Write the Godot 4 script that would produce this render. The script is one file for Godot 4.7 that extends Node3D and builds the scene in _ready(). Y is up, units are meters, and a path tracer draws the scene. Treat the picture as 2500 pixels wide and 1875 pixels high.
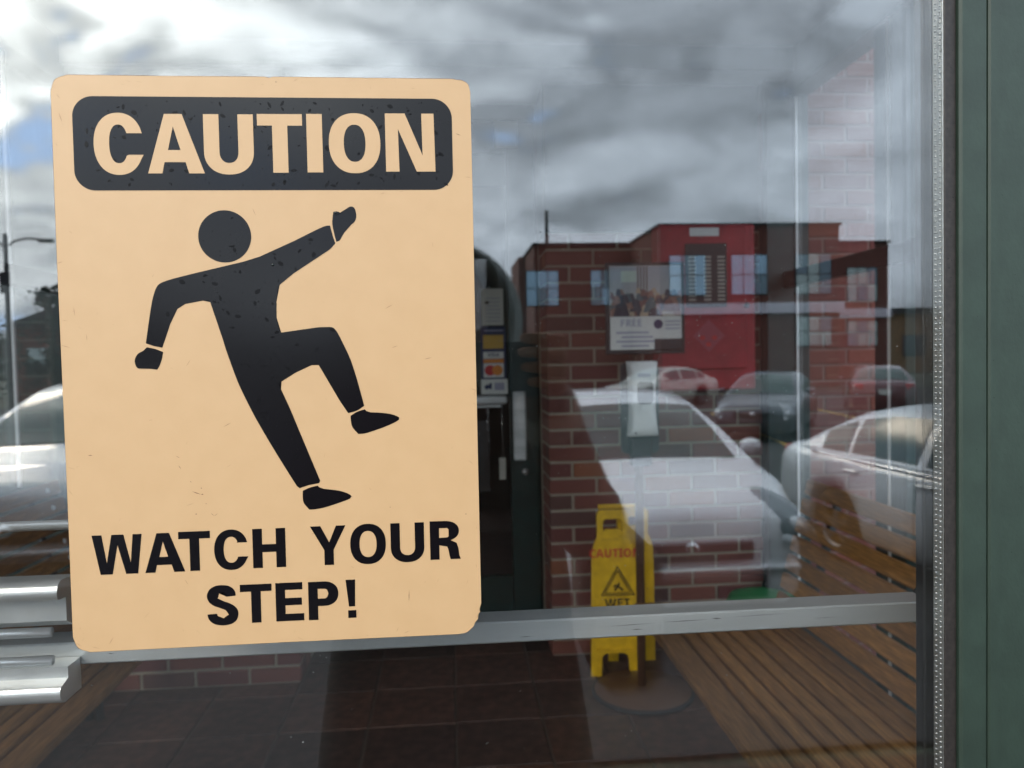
extends Node3D
# A glass entrance door with a stuck-on caution sign; the street behind the photographer is real and reflects in the panes.

const EYE := Vector3(0, 1.25, 0.4947)
var M := {}
var cache := {}
var rng := RandomNumberGenerator.new()

func _ready():
	rng.seed = 7
	# ---------------------------------------------------------------- camera, sky, sun, exposure
	var cam := Camera3D.new()
	cam.name = "camera"
	add_child(cam)
	cam.position = EYE
	cam.rotation_degrees = Vector3(-1.916, -4.731, -1.148)
	var lens := CameraAttributesPhysical.new()
	lens.frustum_focal_length = 24.0
	lens.exposure_aperture = 24.0 / 2.4
	lens.frustum_focus_distance = 0.52
	lens.frustum_near = 0.01
	lens.frustum_far = 900.0
	lens.auto_exposure_enabled = false
	cam.attributes = lens
	cam.projection = Camera3D.PROJECTION_FRUSTUM
	cam.near = 0.01
	cam.far = 900.0
	cam.size = 2.0 * 0.01 * 937.5 / 1878.0
	var we := WorldEnvironment.new()
	we.name = "environment"
	var env := Environment.new()
	env.background_mode = Environment.BG_SKY
	env.sky = Sky.new()
	var pano := PanoramaSkyMaterial.new()
	pano.panorama = cloud_panorama()
	env.sky.sky_material = pano
	env.tonemap_mode = Environment.TONE_MAPPER_LINEAR
	env.tonemap_exposure = 1.68
	env.sdfgi_enabled = true
	env.ssao_enabled = true
	env.ssil_enabled = true
	we.environment = env
	add_child(we)
	var sun := DirectionalLight3D.new()
	sun.name = "sun"
	sun.light_energy = 0.30
	sun.light_angular_distance = 12.0
	sun.light_color = Color(1.0, 0.94, 0.84)
	sun.shadow_enabled = true
	add_child(sun)
	sun.look_at_from_position(SUN * 50.0, Vector3.ZERO, Vector3.UP)

	materials()
	setting()
	vestibule()
	inner_door()
	benches()
	interior_things()
	entrance()
	caution_sign()
	street()
	vehicles()
	photographer()

const SUN := Vector3(-0.74, 0.74, 0.95)

# ------------------------------------------------------------------ sky: broken overcast with a bright patch where the sun stands
func cloud_panorama() -> ImageTexture:
	var w := 1024
	var h := 512
	var n1 := FastNoiseLite.new()
	n1.seed = 11
	n1.frequency = 1.15
	n1.fractal_octaves = 5
	n1.fractal_gain = 0.52
	var n2 := FastNoiseLite.new()
	n2.seed = 23
	n2.frequency = 3.0
	n2.fractal_octaves = 4
	var im := Image.create(w, h, false, Image.FORMAT_RGBF)
	var s := SUN.normalized()
	for y in h:
		var el := (0.5 - (y + 0.5) / h) * PI
		for x in w:
			var az := (x + 0.5) / w * TAU
			var d := Vector3(sin(az) * cos(el), sin(el), -cos(az) * cos(el))
			var k := 1.0 / (maxf(d.y, 0.0) + 0.34)
			var p := Vector3(d.x * k * 1.15, d.y * 1.6, d.z * k * 1.3)
			p += Vector3(n2.get_noise_3d(p.x * 0.6, p.y * 0.6, p.z * 0.6 + 40.0), 0.0, n2.get_noise_3d(p.x * 0.6 + 70.0, p.y * 0.6, p.z * 0.6)) * 0.35
			var a := n1.get_noise_3d(p.x, p.y + 3.0, p.z)
			var b := n2.get_noise_3d(p.x, p.y + 9.0, p.z)
			var off := acos(clampf(d.dot(s), -1.0, 1.0))
			var near := exp(-pow(off / 0.42, 2.0))
			var glow := exp(-pow(off / 0.80, 2.0))
			var cover := smoothstep(0.30, 0.62, 1.46 - 1.12 * glow * glow + 1.2 * a + 0.9 * b)
			var lum := maxf((0.98 + 0.70 * a + 0.58 * b) * (0.80 + 0.95 * maxf(d.y, 0.0)) + 0.25 * glow, 0.40)
			var cloud := Color(0.83, 0.97, 1.12) * lum
			cloud = cloud.lerp(Color(1.0, 1.04, 0.99) * maxf(2.7 + 4.8 * b + 4.8 * a, 1.1), clampf(near * 1.0, 0.0, 1.0))
			var blue := Color(0.62, 0.88, 1.30) * (0.85 + 1.1 * glow)
			var c := blue.lerp(cloud, cover)
			im.set_pixel(x, y, c)
	return ImageTexture.create_from_image(im)

# ------------------------------------------------------------------ materials
func lin(r: float, g: float, b: float) -> Color:
	return Color(r, g, b).linear_to_srgb()

func mat(key: String, c: Color, rough := 0.7, metal := 0.0, spec := 0.5) -> StandardMaterial3D:
	var m := StandardMaterial3D.new()
	m.resource_name = key
	m.albedo_color = c
	m.roughness = rough
	m.metallic = metal
	m.metallic_specular = spec
	M[key] = m
	return m

func noise_tex(seed_: int, freq: float, octaves: int, lo: Color, hi: Color, size := 256, normal := 0.0) -> NoiseTexture2D:
	var t := NoiseTexture2D.new()
	t.width = size
	t.height = size
	t.seamless = true
	t.generate_mipmaps = false
	var n := FastNoiseLite.new()
	n.seed = seed_
	n.frequency = freq
	n.fractal_octaves = octaves
	t.noise = n
	if normal > 0.0:
		t.as_normal_map = true
		t.bump_strength = normal
	else:
		var g := Gradient.new()
		g.set_color(0, lo)
		g.set_color(1, hi)
		t.color_ramp = g
	return t

func textured(m: StandardMaterial3D, tex: Texture2D, scale: Vector3, world := false):
	m.albedo_texture = tex
	m.uv1_triplanar = true
	m.uv1_world_triplanar = world
	m.uv1_scale = scale

func bumped(m: StandardMaterial3D, tex: Texture2D, strength: float):
	m.normal_enabled = true
	m.normal_texture = tex
	m.normal_scale = strength

func materials():
	var grain := noise_tex(3, 0.02, 4, Color(0.62, 0.62, 0.62), Color(1, 1, 1))
	var soft := noise_tex(5, 0.012, 3, Color(0.86, 0.86, 0.86), Color(1, 1, 1))
	var speck := noise_tex(8, 0.09, 3, Color(0.7, 0.7, 0.7), Color(1, 1, 1))
	var pits := noise_tex(9, 0.08, 4, Color.BLACK, Color.WHITE, 256, 3.0)
	M.pits = pits
	textured(mat("frame_green", lin(0.029, 0.050, 0.036), 0.5), soft, Vector3(14, 9, 14))
	bumped(M.frame_green, pits, 0.06)
	textured(mat("dark_green", lin(0.012, 0.034, 0.030), 0.35), soft, Vector3(4, 4, 4))
	textured(mat("gasket", lin(0.042, 0.033, 0.029), 0.5), grain, Vector3(30, 30, 30))
	mat("rubber", lin(0.012, 0.012, 0.013), 0.7)
	mat("spacer", lin(0.55, 0.57, 0.56), 0.35, 0.85)
	textured(mat("aluminium", lin(0.74, 0.77, 0.76), 0.42, 0.45), soft, Vector3(0.6, 6, 6))
	textured(mat("bright_aluminium", lin(0.84, 0.86, 0.85), 0.30, 0.6), soft, Vector3(0.6, 5, 5))
	mat("trim_white", lin(0.80, 0.82, 0.82), 0.4, 0.2)
	mat("steel", lin(0.55, 0.56, 0.56), 0.3, 0.9)
	for k in 6:
		var c: Array = [[0.215, 0.066, 0.050], [0.175, 0.052, 0.044], [0.250, 0.082, 0.056], [0.130, 0.056, 0.046], [0.195, 0.078, 0.058], [0.31, 0.105, 0.050]][k]
		var m := mat("brick%d" % k, lin(c[0], c[1], c[2]), 0.85)
		textured(m, speck, Vector3(7, 7, 7), true)
		bumped(m, pits, 0.5)
	textured(mat("mortar", lin(0.42, 0.365, 0.275), 0.95), speck, Vector3(9, 9, 9), true)
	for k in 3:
		var m := mat("brick_red%d" % k, lin(0.27 + 0.04 * k, 0.085 + 0.012 * k, 0.072), 0.85)  # redder copy of the brick, stronger daylight put into the colour
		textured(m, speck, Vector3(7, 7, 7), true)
	textured(mat("mortar_red", lin(0.42, 0.26, 0.22), 0.95), speck, Vector3(9, 9, 9), true)  # mortar for the redder copy, with daylight in its colour
	for k in 4:
		var c: Array = [[0.125, 0.062, 0.046], [0.105, 0.053, 0.040], [0.150, 0.072, 0.052], [0.085, 0.047, 0.038]][k]
		textured(mat("tile%d" % k, lin(c[0], c[1], c[2]), 0.55), grain, Vector3(3, 3, 3), true)
	textured(mat("grout", lin(0.16, 0.13, 0.11), 0.9), speck, Vector3(6, 6, 6), true)
	for k in 4:
		var c: Array = [[0.42, 0.205, 0.066], [0.36, 0.175, 0.056], [0.47, 0.235, 0.074], [0.31, 0.155, 0.054]][k]
		textured(mat("wood%d" % k, lin(c[0], c[1], c[2]), 0.5), grain, Vector3(24, 24, 1.6))
	textured(mat("ceiling", lin(0.16, 0.165, 0.165), 0.9), soft, Vector3(2, 2, 2))
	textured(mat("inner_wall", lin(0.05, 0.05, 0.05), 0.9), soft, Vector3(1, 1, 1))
	textured(mat("concrete", lin(0.075, 0.058, 0.048), 0.95, 0.0, 0.2), speck, Vector3(2.2, 2.2, 2.2), true)
	textured(mat("asphalt", lin(0.060, 0.059, 0.058), 0.9, 0.0, 0.3), speck, Vector3(1.4, 1.4, 1.4), true)
	textured(mat("earth", lin(0.09, 0.10, 0.06), 0.95), grain, Vector3(0.2, 0.2, 0.2), true)
	mat("line_yellow", lin(0.62, 0.40, 0.07), 0.7)
	textured(mat("far_brick", lin(0.20, 0.068, 0.046), 0.9), grain, Vector3(0.7, 2.6, 0.7), true)
	textured(mat("far_brick_dark", lin(0.10, 0.050, 0.042), 0.9), grain, Vector3(0.7, 2.6, 0.7), true)
	mat("band", lin(0.62, 0.60, 0.66), 0.8)
	mat("window_blue", lin(0.34, 0.50, 0.62), 0.12, 0.8)
	mat("window_pale", lin(0.40, 0.48, 0.46), 0.14, 0.7)
	mat("window_dark", lin(0.18, 0.25, 0.29), 0.1, 0.7)
	mat("dark_metal", lin(0.03, 0.032, 0.034), 0.45, 0.5)
	textured(mat("plastic_yellow", lin(0.80, 0.48, 0.012), 0.4), soft, Vector3(6, 6, 6))
	mat("plastic_green", lin(0.012, 0.20, 0.06), 0.35)
	mat("plastic_white", lin(0.82, 0.85, 0.83), 0.4)
	mat("plastic_dark", lin(0.02, 0.022, 0.024), 0.35)
	mat("ink_black", lin(0.012, 0.011, 0.011), 0.5)
	mat("ink_red", lin(0.55, 0.05, 0.03), 0.5)
	textured(mat("cabinet_red", lin(0.42, 0.022, 0.035), 0.35), soft, Vector3(3, 3, 3))
	mat("strip_pale", lin(0.42, 0.41, 0.36), 0.6)
	mat("paper", lin(0.62, 0.62, 0.56), 0.8)
	mat("paper_white", lin(0.75, 0.76, 0.72), 0.8)
	mat("navy", lin(0.015, 0.02, 0.09), 0.5)
	mat("gold", lin(0.62, 0.38, 0.06), 0.5)
	mat("orange", lin(0.80, 0.27, 0.03), 0.5)
	mat("card_red", lin(0.60, 0.03, 0.03), 0.5)
	mat("lilac", lin(0.36, 0.36, 0.46), 0.6)
	var g := mat("pane", Color(1, 1, 1, 0.0), 0.0)
	g.transparency = BaseMaterial3D.TRANSPARENCY_ALPHA
	var tint := mat("tinted_pane", Color(0.05, 0.07, 0.07, 0.016), 0.0)
	tint.transparency = BaseMaterial3D.TRANSPARENCY_ALPHA
	mat("dark_glass", lin(0.012, 0.018, 0.017), 0.04, 0.0, 0.6)
	# sign
	var film := noise_tex(31, 0.015, 5, Color(0.982, 0.976, 0.968), Color(1, 1, 1), 512)
	var sg := mat("sign_cream", lin(0.61, 0.390, 0.205), 0.42)
	textured(sg, film, Vector3(5, 5, 5))
	var si := mat("sign_black", lin(0.0065, 0.0055, 0.0070), 0.3, 0.0, 0.34)
	var scuff := noise_tex(33, 0.05, 5, Color(0.12, 0.12, 0.12), Color(0.20, 0.20, 0.20), 512)
	si.roughness = 1.0
	si.roughness_texture = scuff
	si.uv1_triplanar = true
	si.uv1_scale = Vector3(12, 26, 12)
	mat("sign_spot", lin(0.0055, 0.005, 0.006), 0.3, 0.0, 0.24)
	mat("sign_edge", lin(0.30, 0.16, 0.09), 0.7)
	mat("wear", lin(0.38, 0.21, 0.105), 0.7)
	mat("scuff", lin(0.20, 0.20, 0.19), 0.7)
	mat("scratch", lin(0.16, 0.08, 0.04), 0.8)
	mat("dust_light", lin(0.30, 0.31, 0.30), 0.9)
	mat("dust_dark", lin(0.07, 0.07, 0.065), 0.9)
	# cars
	for r in [["paint_white", 0.82, 0.83, 0.84, 0.0], ["paint_silver", 0.64, 0.67, 0.69, 0.20], ["paint_pale", 0.42, 0.44, 0.45, 0.1], ["paint_grey", 0.045, 0.05, 0.06, 0.3], ["paint_maroon", 0.09, 0.012, 0.016, 0.2], ["paint_beige", 0.50, 0.48, 0.42, 0.2]]:
		var m := mat(r[0], lin(r[1], r[2], r[3]), 0.3, r[4])
		m.clearcoat_enabled = true
		m.clearcoat = 0.7
		m.clearcoat_roughness = 0.03
	mat("car_glass", lin(0.045, 0.075, 0.065), 0.12, 0.0, 0.5)
	mat("tyre", lin(0.012, 0.012, 0.012), 0.8)
	mat("rim", lin(0.16, 0.16, 0.165), 0.4, 0.6)
	mat("lamp_dark", lin(0.27, 0.29, 0.31), 0.12)
	mat("lamp_clear", lin(0.72, 0.75, 0.76), 0.12)
	mat("lamp_red", lin(0.45, 0.012, 0.02), 0.15)
	mat("chrome", lin(0.75, 0.75, 0.75), 0.12, 0.95)
	# person
	mat("coat", lin(0.020, 0.024, 0.021), 0.9)
	mat("hood_trim", lin(0.24, 0.27, 0.25), 0.9)
	mat("skin", lin(0.36, 0.20, 0.13), 0.6)
	mat("eye_white", lin(0.7, 0.68, 0.65), 0.3)
	mat("bag", lin(0.06, 0.035, 0.022), 0.7)
	textured(mat("bark", lin(0.05, 0.04, 0.03), 0.95), grain, Vector3(2, 2, 2))
	for k in 3:
		var c: Array = [[0.030, 0.050, 0.030], [0.045, 0.070, 0.035], [0.020, 0.036, 0.024]][k]
		mat("leaf%d" % k, lin(c[0], c[1], c[2]), 0.8)
	mat("shrub_gold", lin(0.30, 0.23, 0.04), 0.9)
	textured(mat("far_tan", lin(0.34, 0.20, 0.09), 0.9), grain, Vector3(0.4, 0.9, 0.4), true)
	textured(mat("hill", lin(0.035, 0.05, 0.045), 0.95), grain, Vector3(0.02, 0.02, 0.02), true)
	var pm := mat("person_mix", Color.WHITE, 0.9)
	pm.vertex_color_use_as_albedo = true

# ------------------------------------------------------------------ node helpers
func numbered(called: String, parent: Node) -> String:
	if not parent.has_node(called):
		return called
	var k := 1
	while parent.has_node("%s_%03d" % [called, k]):
		k += 1
	return "%s_%03d" % [called, k]

var counts := {}
func put(called: String, mesh: Mesh, m: Material, parent: Node = self, at := Vector3.ZERO, turn := Vector3.ZERO) -> MeshInstance3D:
	var o := MeshInstance3D.new()
	var key := [parent, called]
	var k: int = counts.get(key, 0)
	counts[key] = k + 1
	o.name = called if k == 0 else "%s_%03d" % [called, k]
	o.mesh = mesh
	o.material_override = m
	o.position = at
	o.rotation_degrees = turn
	parent.add_child(o, true)
	return o

func thing(called: String, label: String, category: String, at := Vector3.ZERO, turn := 0.0, group := "") -> Node3D:
	var o := Node3D.new()
	var key := [self, called]
	var k: int = counts.get(key, 0)
	counts[key] = k + 1
	o.name = called if k == 0 else "%s_%03d" % [called, k]
	add_child(o, true)
	o.position = at
	o.rotation_degrees.y = turn
	tag(o, label, category, group)
	return o

func tag(o: Node, label: String, category: String, group := ""):
	o.set_meta("label", label)
	o.set_meta("category", category)
	if group:
		o.set_meta("group", group)

func kind(o: Node, k: String) -> Node:
	o.set_meta("kind", k)
	return o

# ------------------------------------------------------------------ mesh helpers
func tri(st: SurfaceTool, a: Vector3, b: Vector3, c: Vector3, n: Vector3):
	if (b - a).cross(c - a).dot(n) > 0.0:
		var t := b
		b = c
		c = t
	for p in [a, b, c]:
		st.add_vertex(p)

func quad(st: SurfaceTool, a: Vector3, b: Vector3, c: Vector3, d: Vector3, n: Vector3):
	tri(st, a, b, c, n)
	tri(st, a, c, d, n)

func begin(smooth := false) -> SurfaceTool:
	var st := SurfaceTool.new()
	st.begin(Mesh.PRIMITIVE_TRIANGLES)
	st.set_smooth_group(0 if smooth else -1)
	return st

func done(st: SurfaceTool) -> ArrayMesh:
	st.generate_normals()
	return st.commit()

func box(size: Vector3, bevel := 0.002) -> ArrayMesh:
	var key := "box %s %s" % [size, bevel]
	if cache.has(key):
		return cache[key]
	var st := begin()
	add_box(st, Vector3.ZERO, size, bevel)
	cache[key] = done(st)
	return cache[key]

func add_box(st: SurfaceTool, at: Vector3, size: Vector3, bevel := 0.002):
	var h := size / 2.0
	var r := minf(bevel, minf(h.x, minf(h.y, h.z)) * 0.45)
	for ax in 3:
		var u := (ax + 1) % 3
		var v := (ax + 2) % 3
		for s in [-1.0, 1.0]:
			var n := Vector3.ZERO
			n[ax] = s
			var q := []
			for e in [[-1, -1], [1, -1], [1, 1], [-1, 1]]:
				var p := Vector3.ZERO
				p[ax] = s * h[ax]
				p[u] = e[0] * (h[u] - r)
				p[v] = e[1] * (h[v] - r)
				q.append(at + p)
			quad(st, q[0], q[1], q[2], q[3], n)
			for s2 in [-1.0, 1.0]:
				var n2 := n
				n2[u] = s2
				var e4 := []
				for t in [-1.0, 1.0]:
					var p1 := Vector3.ZERO
					p1[ax] = s * h[ax]
					p1[u] = s2 * (h[u] - r)
					p1[v] = t * (h[v] - r)
					var p2 := Vector3.ZERO
					p2[ax] = s * (h[ax] - r)
					p2[u] = s2 * h[u]
					p2[v] = t * (h[v] - r)
					e4.append(at + p1)
					e4.append(at + p2)
				quad(st, e4[0], e4[1], e4[3], e4[2], n2)
	for sx in [-1.0, 1.0]:
		for sy in [-1.0, 1.0]:
			for sz in [-1.0, 1.0]:
				var c := at + Vector3(sx * (h.x - r), sy * (h.y - r), sz * (h.z - r))
				tri(st, c + Vector3(sx * r, 0, 0), c + Vector3(0, sy * r, 0), c + Vector3(0, 0, sz * r), Vector3(sx, sy, sz))

func bar(lo: Vector3, hi: Vector3, bevel := 0.002) -> Array:
	return [box(hi - lo, bevel), (lo + hi) / 2.0]

func slab(called: String, lo: Vector3, hi: Vector3, m: Material, parent: Node = self, bevel := 0.002) -> MeshInstance3D:
	return put(called, box((hi - lo).snapped(Vector3.ONE * 0.00001), bevel), m, parent, (lo + hi) / 2.0 - (Vector3.ZERO if parent == self else Vector3.ZERO))

# flat polygon pieces facing +z
func add_flat(st: SurfaceTool, poly: PackedVector2Array, z: float):
	var idx := Geometry2D.triangulate_polygon(poly)
	for k in range(0, idx.size(), 3):
		tri(st, v3(poly[idx[k]], z), v3(poly[idx[k + 1]], z), v3(poly[idx[k + 2]], z), Vector3.BACK)

func v3(p: Vector2, z := 0.0) -> Vector3:
	return Vector3(p.x, p.y, z)

func flat(poly: PackedVector2Array) -> ArrayMesh:
	var st := begin()
	add_flat(st, poly, 0.0)
	return done(st)

# prism of a polygon in x, y between z0 (back) and z1 (front)
func add_prism(st: SurfaceTool, poly: PackedVector2Array, z0: float, z1: float):
	var idx := Geometry2D.triangulate_polygon(poly)
	for k in range(0, idx.size(), 3):
		for e in [[z1, Vector3.BACK], [z0, Vector3.FORWARD]]:
			tri(st, v3(poly[idx[k]], e[0]), v3(poly[idx[k + 1]], e[0]), v3(poly[idx[k + 2]], e[0]), e[1])
	var turn := 1.0 if not Geometry2D.is_polygon_clockwise(poly) else -1.0
	for k in poly.size():
		var p := poly[k]
		var q := poly[(k + 1) % poly.size()]
		var n := Vector3(q.y - p.y, p.x - q.x, 0) * turn
		quad(st, v3(p, z0), v3(q, z0), v3(q, z1), v3(p, z1), n)

func prism(poly: PackedVector2Array, z0: float, z1: float) -> ArrayMesh:
	var st := begin()
	add_prism(st, poly, z0, z1)
	return done(st)

func rounded(w: float, h: float, r: float, n := 8) -> PackedVector2Array:
	var out := PackedVector2Array()
	for c in 4:
		var cx: float = (w / 2 - r) * ([1, -1, -1, 1][c])
		var cy: float = (h / 2 - r) * ([1, 1, -1, -1][c])
		for k in n + 1:
			var a := (c + float(k) / n) * PI / 2
			out.append(Vector2(cx + r * cos(a), cy + r * sin(a)))
	return out

func arc(c: Vector2, rx: float, ry: float, a0: float, a1: float, n := 16, e := 2.0) -> PackedVector2Array:
	var out := PackedVector2Array()
	for k in n + 1:
		var a := deg_to_rad(lerpf(a0, a1, float(k) / n))
		out.append(c + Vector2(rx * signf(cos(a)) * pow(absf(cos(a)), 2.0 / e), ry * signf(sin(a)) * pow(absf(sin(a)), 2.0 / e)))
	return out

# "x,y; c x,y; ..." in millimetres; points marked c are sharp, the others lie on a smooth outline
func outline(text: String) -> PackedVector2Array:
	var pts := []
	var sharp := []
	for s in text.split(";"):
		var t := s.strip_edges()
		sharp.append(t.begins_with("c"))
		var f := t.trim_prefix("c ").split_floats(",")
		pts.append(Vector2(f[0], f[1]) * 0.001)
	var out := PackedVector2Array()
	var n := pts.size()
	for k in n:
		var a: Vector2 = pts[k]
		var b: Vector2 = pts[(k + 1) % n]
		var ta: Vector2 = Vector2.ZERO if sharp[k] else (b - pts[k - 1]) * 0.5
		var tb: Vector2 = Vector2.ZERO if sharp[(k + 1) % n] else (pts[(k + 2) % n] - a) * 0.5
		var len_ := a.distance_to(b)
		if sharp[k]:
			ta = (b - a) * 0.9
		if sharp[(k + 1) % n]:
			tb = (b - a) * 0.9
		ta = ta.limit_length(len_)
		tb = tb.limit_length(len_)
		var steps := clampi(int(len_ / 0.0012), 1, 8)
		for i in steps:
			var t := float(i) / steps
			var h00 := 2 * t * t * t - 3 * t * t + 1
			var h10 := t * t * t - 2 * t * t + t
			var h01 := -2 * t * t * t + 3 * t * t
			var h11 := t * t * t - t * t
			out.append(a * h00 + ta * h10 + b * h01 + tb * h11)
	return out

func lathe(profile: Array, n := 32, smooth := true) -> ArrayMesh:
	var st := begin(smooth)
	for k in profile.size() - 1:
		var p: Vector2 = profile[k]
		var q: Vector2 = profile[k + 1]
		for i in n:
			var a := TAU * i / n
			var b := TAU * (i + 1) / n
			var da := Vector3(cos(a), 0, sin(a))
			var db := Vector3(cos(b), 0, sin(b))
			var nn := (da + db) * (q.y - p.y) * -1.0 + Vector3.UP * (q.x - p.x) * 2.0
			nn = -nn
			var P1 := da * p.x + Vector3.UP * p.y
			var P2 := db * p.x + Vector3.UP * p.y
			var P3 := db * q.x + Vector3.UP * q.y
			var P4 := da * q.x + Vector3.UP * q.y
			if p.x > 0.00001:
				tri(st, P1, P2, P3, nn)
			if q.x > 0.00001:
				tri(st, P1, P3, P4, nn)
	return done(st)

func tube(st: SurfaceTool, path: Array, r: float, n := 10, r_end := -1.0):
	if r_end < 0:
		r_end = r
	var rings := []
	for k in path.size():
		var p: Vector3 = path[k]
		var d: Vector3 = ((path[mini(k + 1, path.size() - 1)] as Vector3) - (path[maxi(k - 1, 0)] as Vector3)).normalized()
		var u := d.cross(Vector3.UP if absf(d.y) < 0.9 else Vector3.RIGHT).normalized()
		var v := d.cross(u)
		var rr := lerpf(r, r_end, float(k) / maxf(path.size() - 1, 1))
		var ring := []
		for i in n:
			var a := TAU * i / n
			ring.append([p + (u * cos(a) + v * sin(a)) * rr, u * cos(a) + v * sin(a)])
		rings.append(ring)
		if k == 0 or k == path.size() - 1:
			for i in n:
				tri(st, p, ring[i][0], p + (u * cos(TAU * (i + 1) / n) + v * sin(TAU * (i + 1) / n)) * rr, -d if k == 0 else d)
	for k in rings.size() - 1:
		for i in n:
			var j := (i + 1) % n
			quad(st, rings[k][i][0], rings[k][j][0], rings[k + 1][j][0], rings[k + 1][i][0], rings[k][i][1] + rings[k][j][1])

func tube_mesh(path: Array, r: float, n := 10, r_end := -1.0) -> ArrayMesh:
	var st := begin(true)
	tube(st, path, r, n, r_end)
	return done(st)

func text_mesh(s: String, height: float, font := "Droid Sans", bold := true) -> TextMesh:
	var t := TextMesh.new()
	var f := SystemFont.new()
	f.font_names = PackedStringArray([font])
	f.font_weight = 700 if bold else 400
	t.font = f
	t.text = s
	t.font_size = 32
	t.pixel_size = height / 32.0 * 1.35
	t.depth = 0.0006
	return t

# ------------------------------------------------------------------ the setting
const LOT := -0.65
const LANDING := -0.16
const WALL := -2.66
const SIDE := 1.448

func setting():
	var g := PlaneMesh.new()
	g.size = Vector2(900, 900)
	kind(put("ground", g, M.earth, self, Vector3(0, LOT - 0.03, 0)), "structure")
	var lot := PlaneMesh.new()
	lot.size = Vector2(110, 34)
	kind(put("parking_lot", lot, M.asphalt, self, Vector3(8, LOT, 20)), "structure")
	kind(slab("landing", Vector3(-5, LOT - 0.02, 0.12), Vector3(5, LANDING, 1.95), M.concrete, self, 0.012), "structure")
	for k in 2:
		kind(slab("step", Vector3(-5, LOT - 0.02, 1.952 + 0.33 * k), Vector3(5, LANDING - 0.165 * (k + 1), 2.28 + 0.33 * k), M.concrete, self, 0.012), "structure")
	# painted stall lines
	for r in [[4.9, 15.2, 26.0, 0.0], [8.9, 6.2, 0.0, 0.0]]:
		pass
	var ln := BoxMesh.new()
	ln.size = Vector3(0.11, 0.004, 9.2)
	var a := put("yellow_stall_line", ln, M.line_yellow, self, Vector3(7.64, LOT + 0.004, 19.0), Vector3(0, 9.7, 0))
	kind(a, "structure")
	var b := put("yellow_stall_line", ln, M.line_yellow, self, Vector3(11.4, LOT + 0.004, 19.6), Vector3(0, 9.7, 0))
	kind(b, "structure")

# a brick wall in a plane of constant z, facing +z: mortar core, every brick its own part
func brick_wall(label: String, x0: float, x1: float, y0: float, y1: float, z: float, deep: float, bright := false) -> Node3D:
	var w := thing("brick_wall", label, "wall", Vector3(0, 0, z))
	slab("mortar", Vector3(x0 + 0.004, y0, -deep), Vector3(x1 - 0.004, y1, -0.006), M.mortar_red if bright else M.mortar, w, 0.001)
	var course := 0.0677
	var unit := 0.2032
	var n := int((y1 - y0) / course)
	for row in n:
		var x := x0 - (0.0 if row % 2 == 0 else unit / 2.0)
		while x < x1 - 0.02:
			var a := maxf(x, x0)
			var b := minf(x + unit - 0.0105, x1)
			if b - a > 0.03:
				var size := Vector3(snappedf(b - a, 0.002), 0.0572, 0.03)
				put("brick", box(size, 0.0025), M["brick_red%d" % rng.randi_range(0, 2)] if bright else M["brick%d" % pick_brick()], w, Vector3((a + b) / 2.0, y0 + (row + 0.5) * course, -0.0165 + rng.randf_range(-0.0012, 0.0015)))
			x += unit
	return w

func pick_brick() -> int:
	var r := rng.randf()
	return 0 if r < 0.32 else 1 if r < 0.55 else 2 if r < 0.72 else 4 if r < 0.87 else 3 if r < 0.96 else 5

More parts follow.
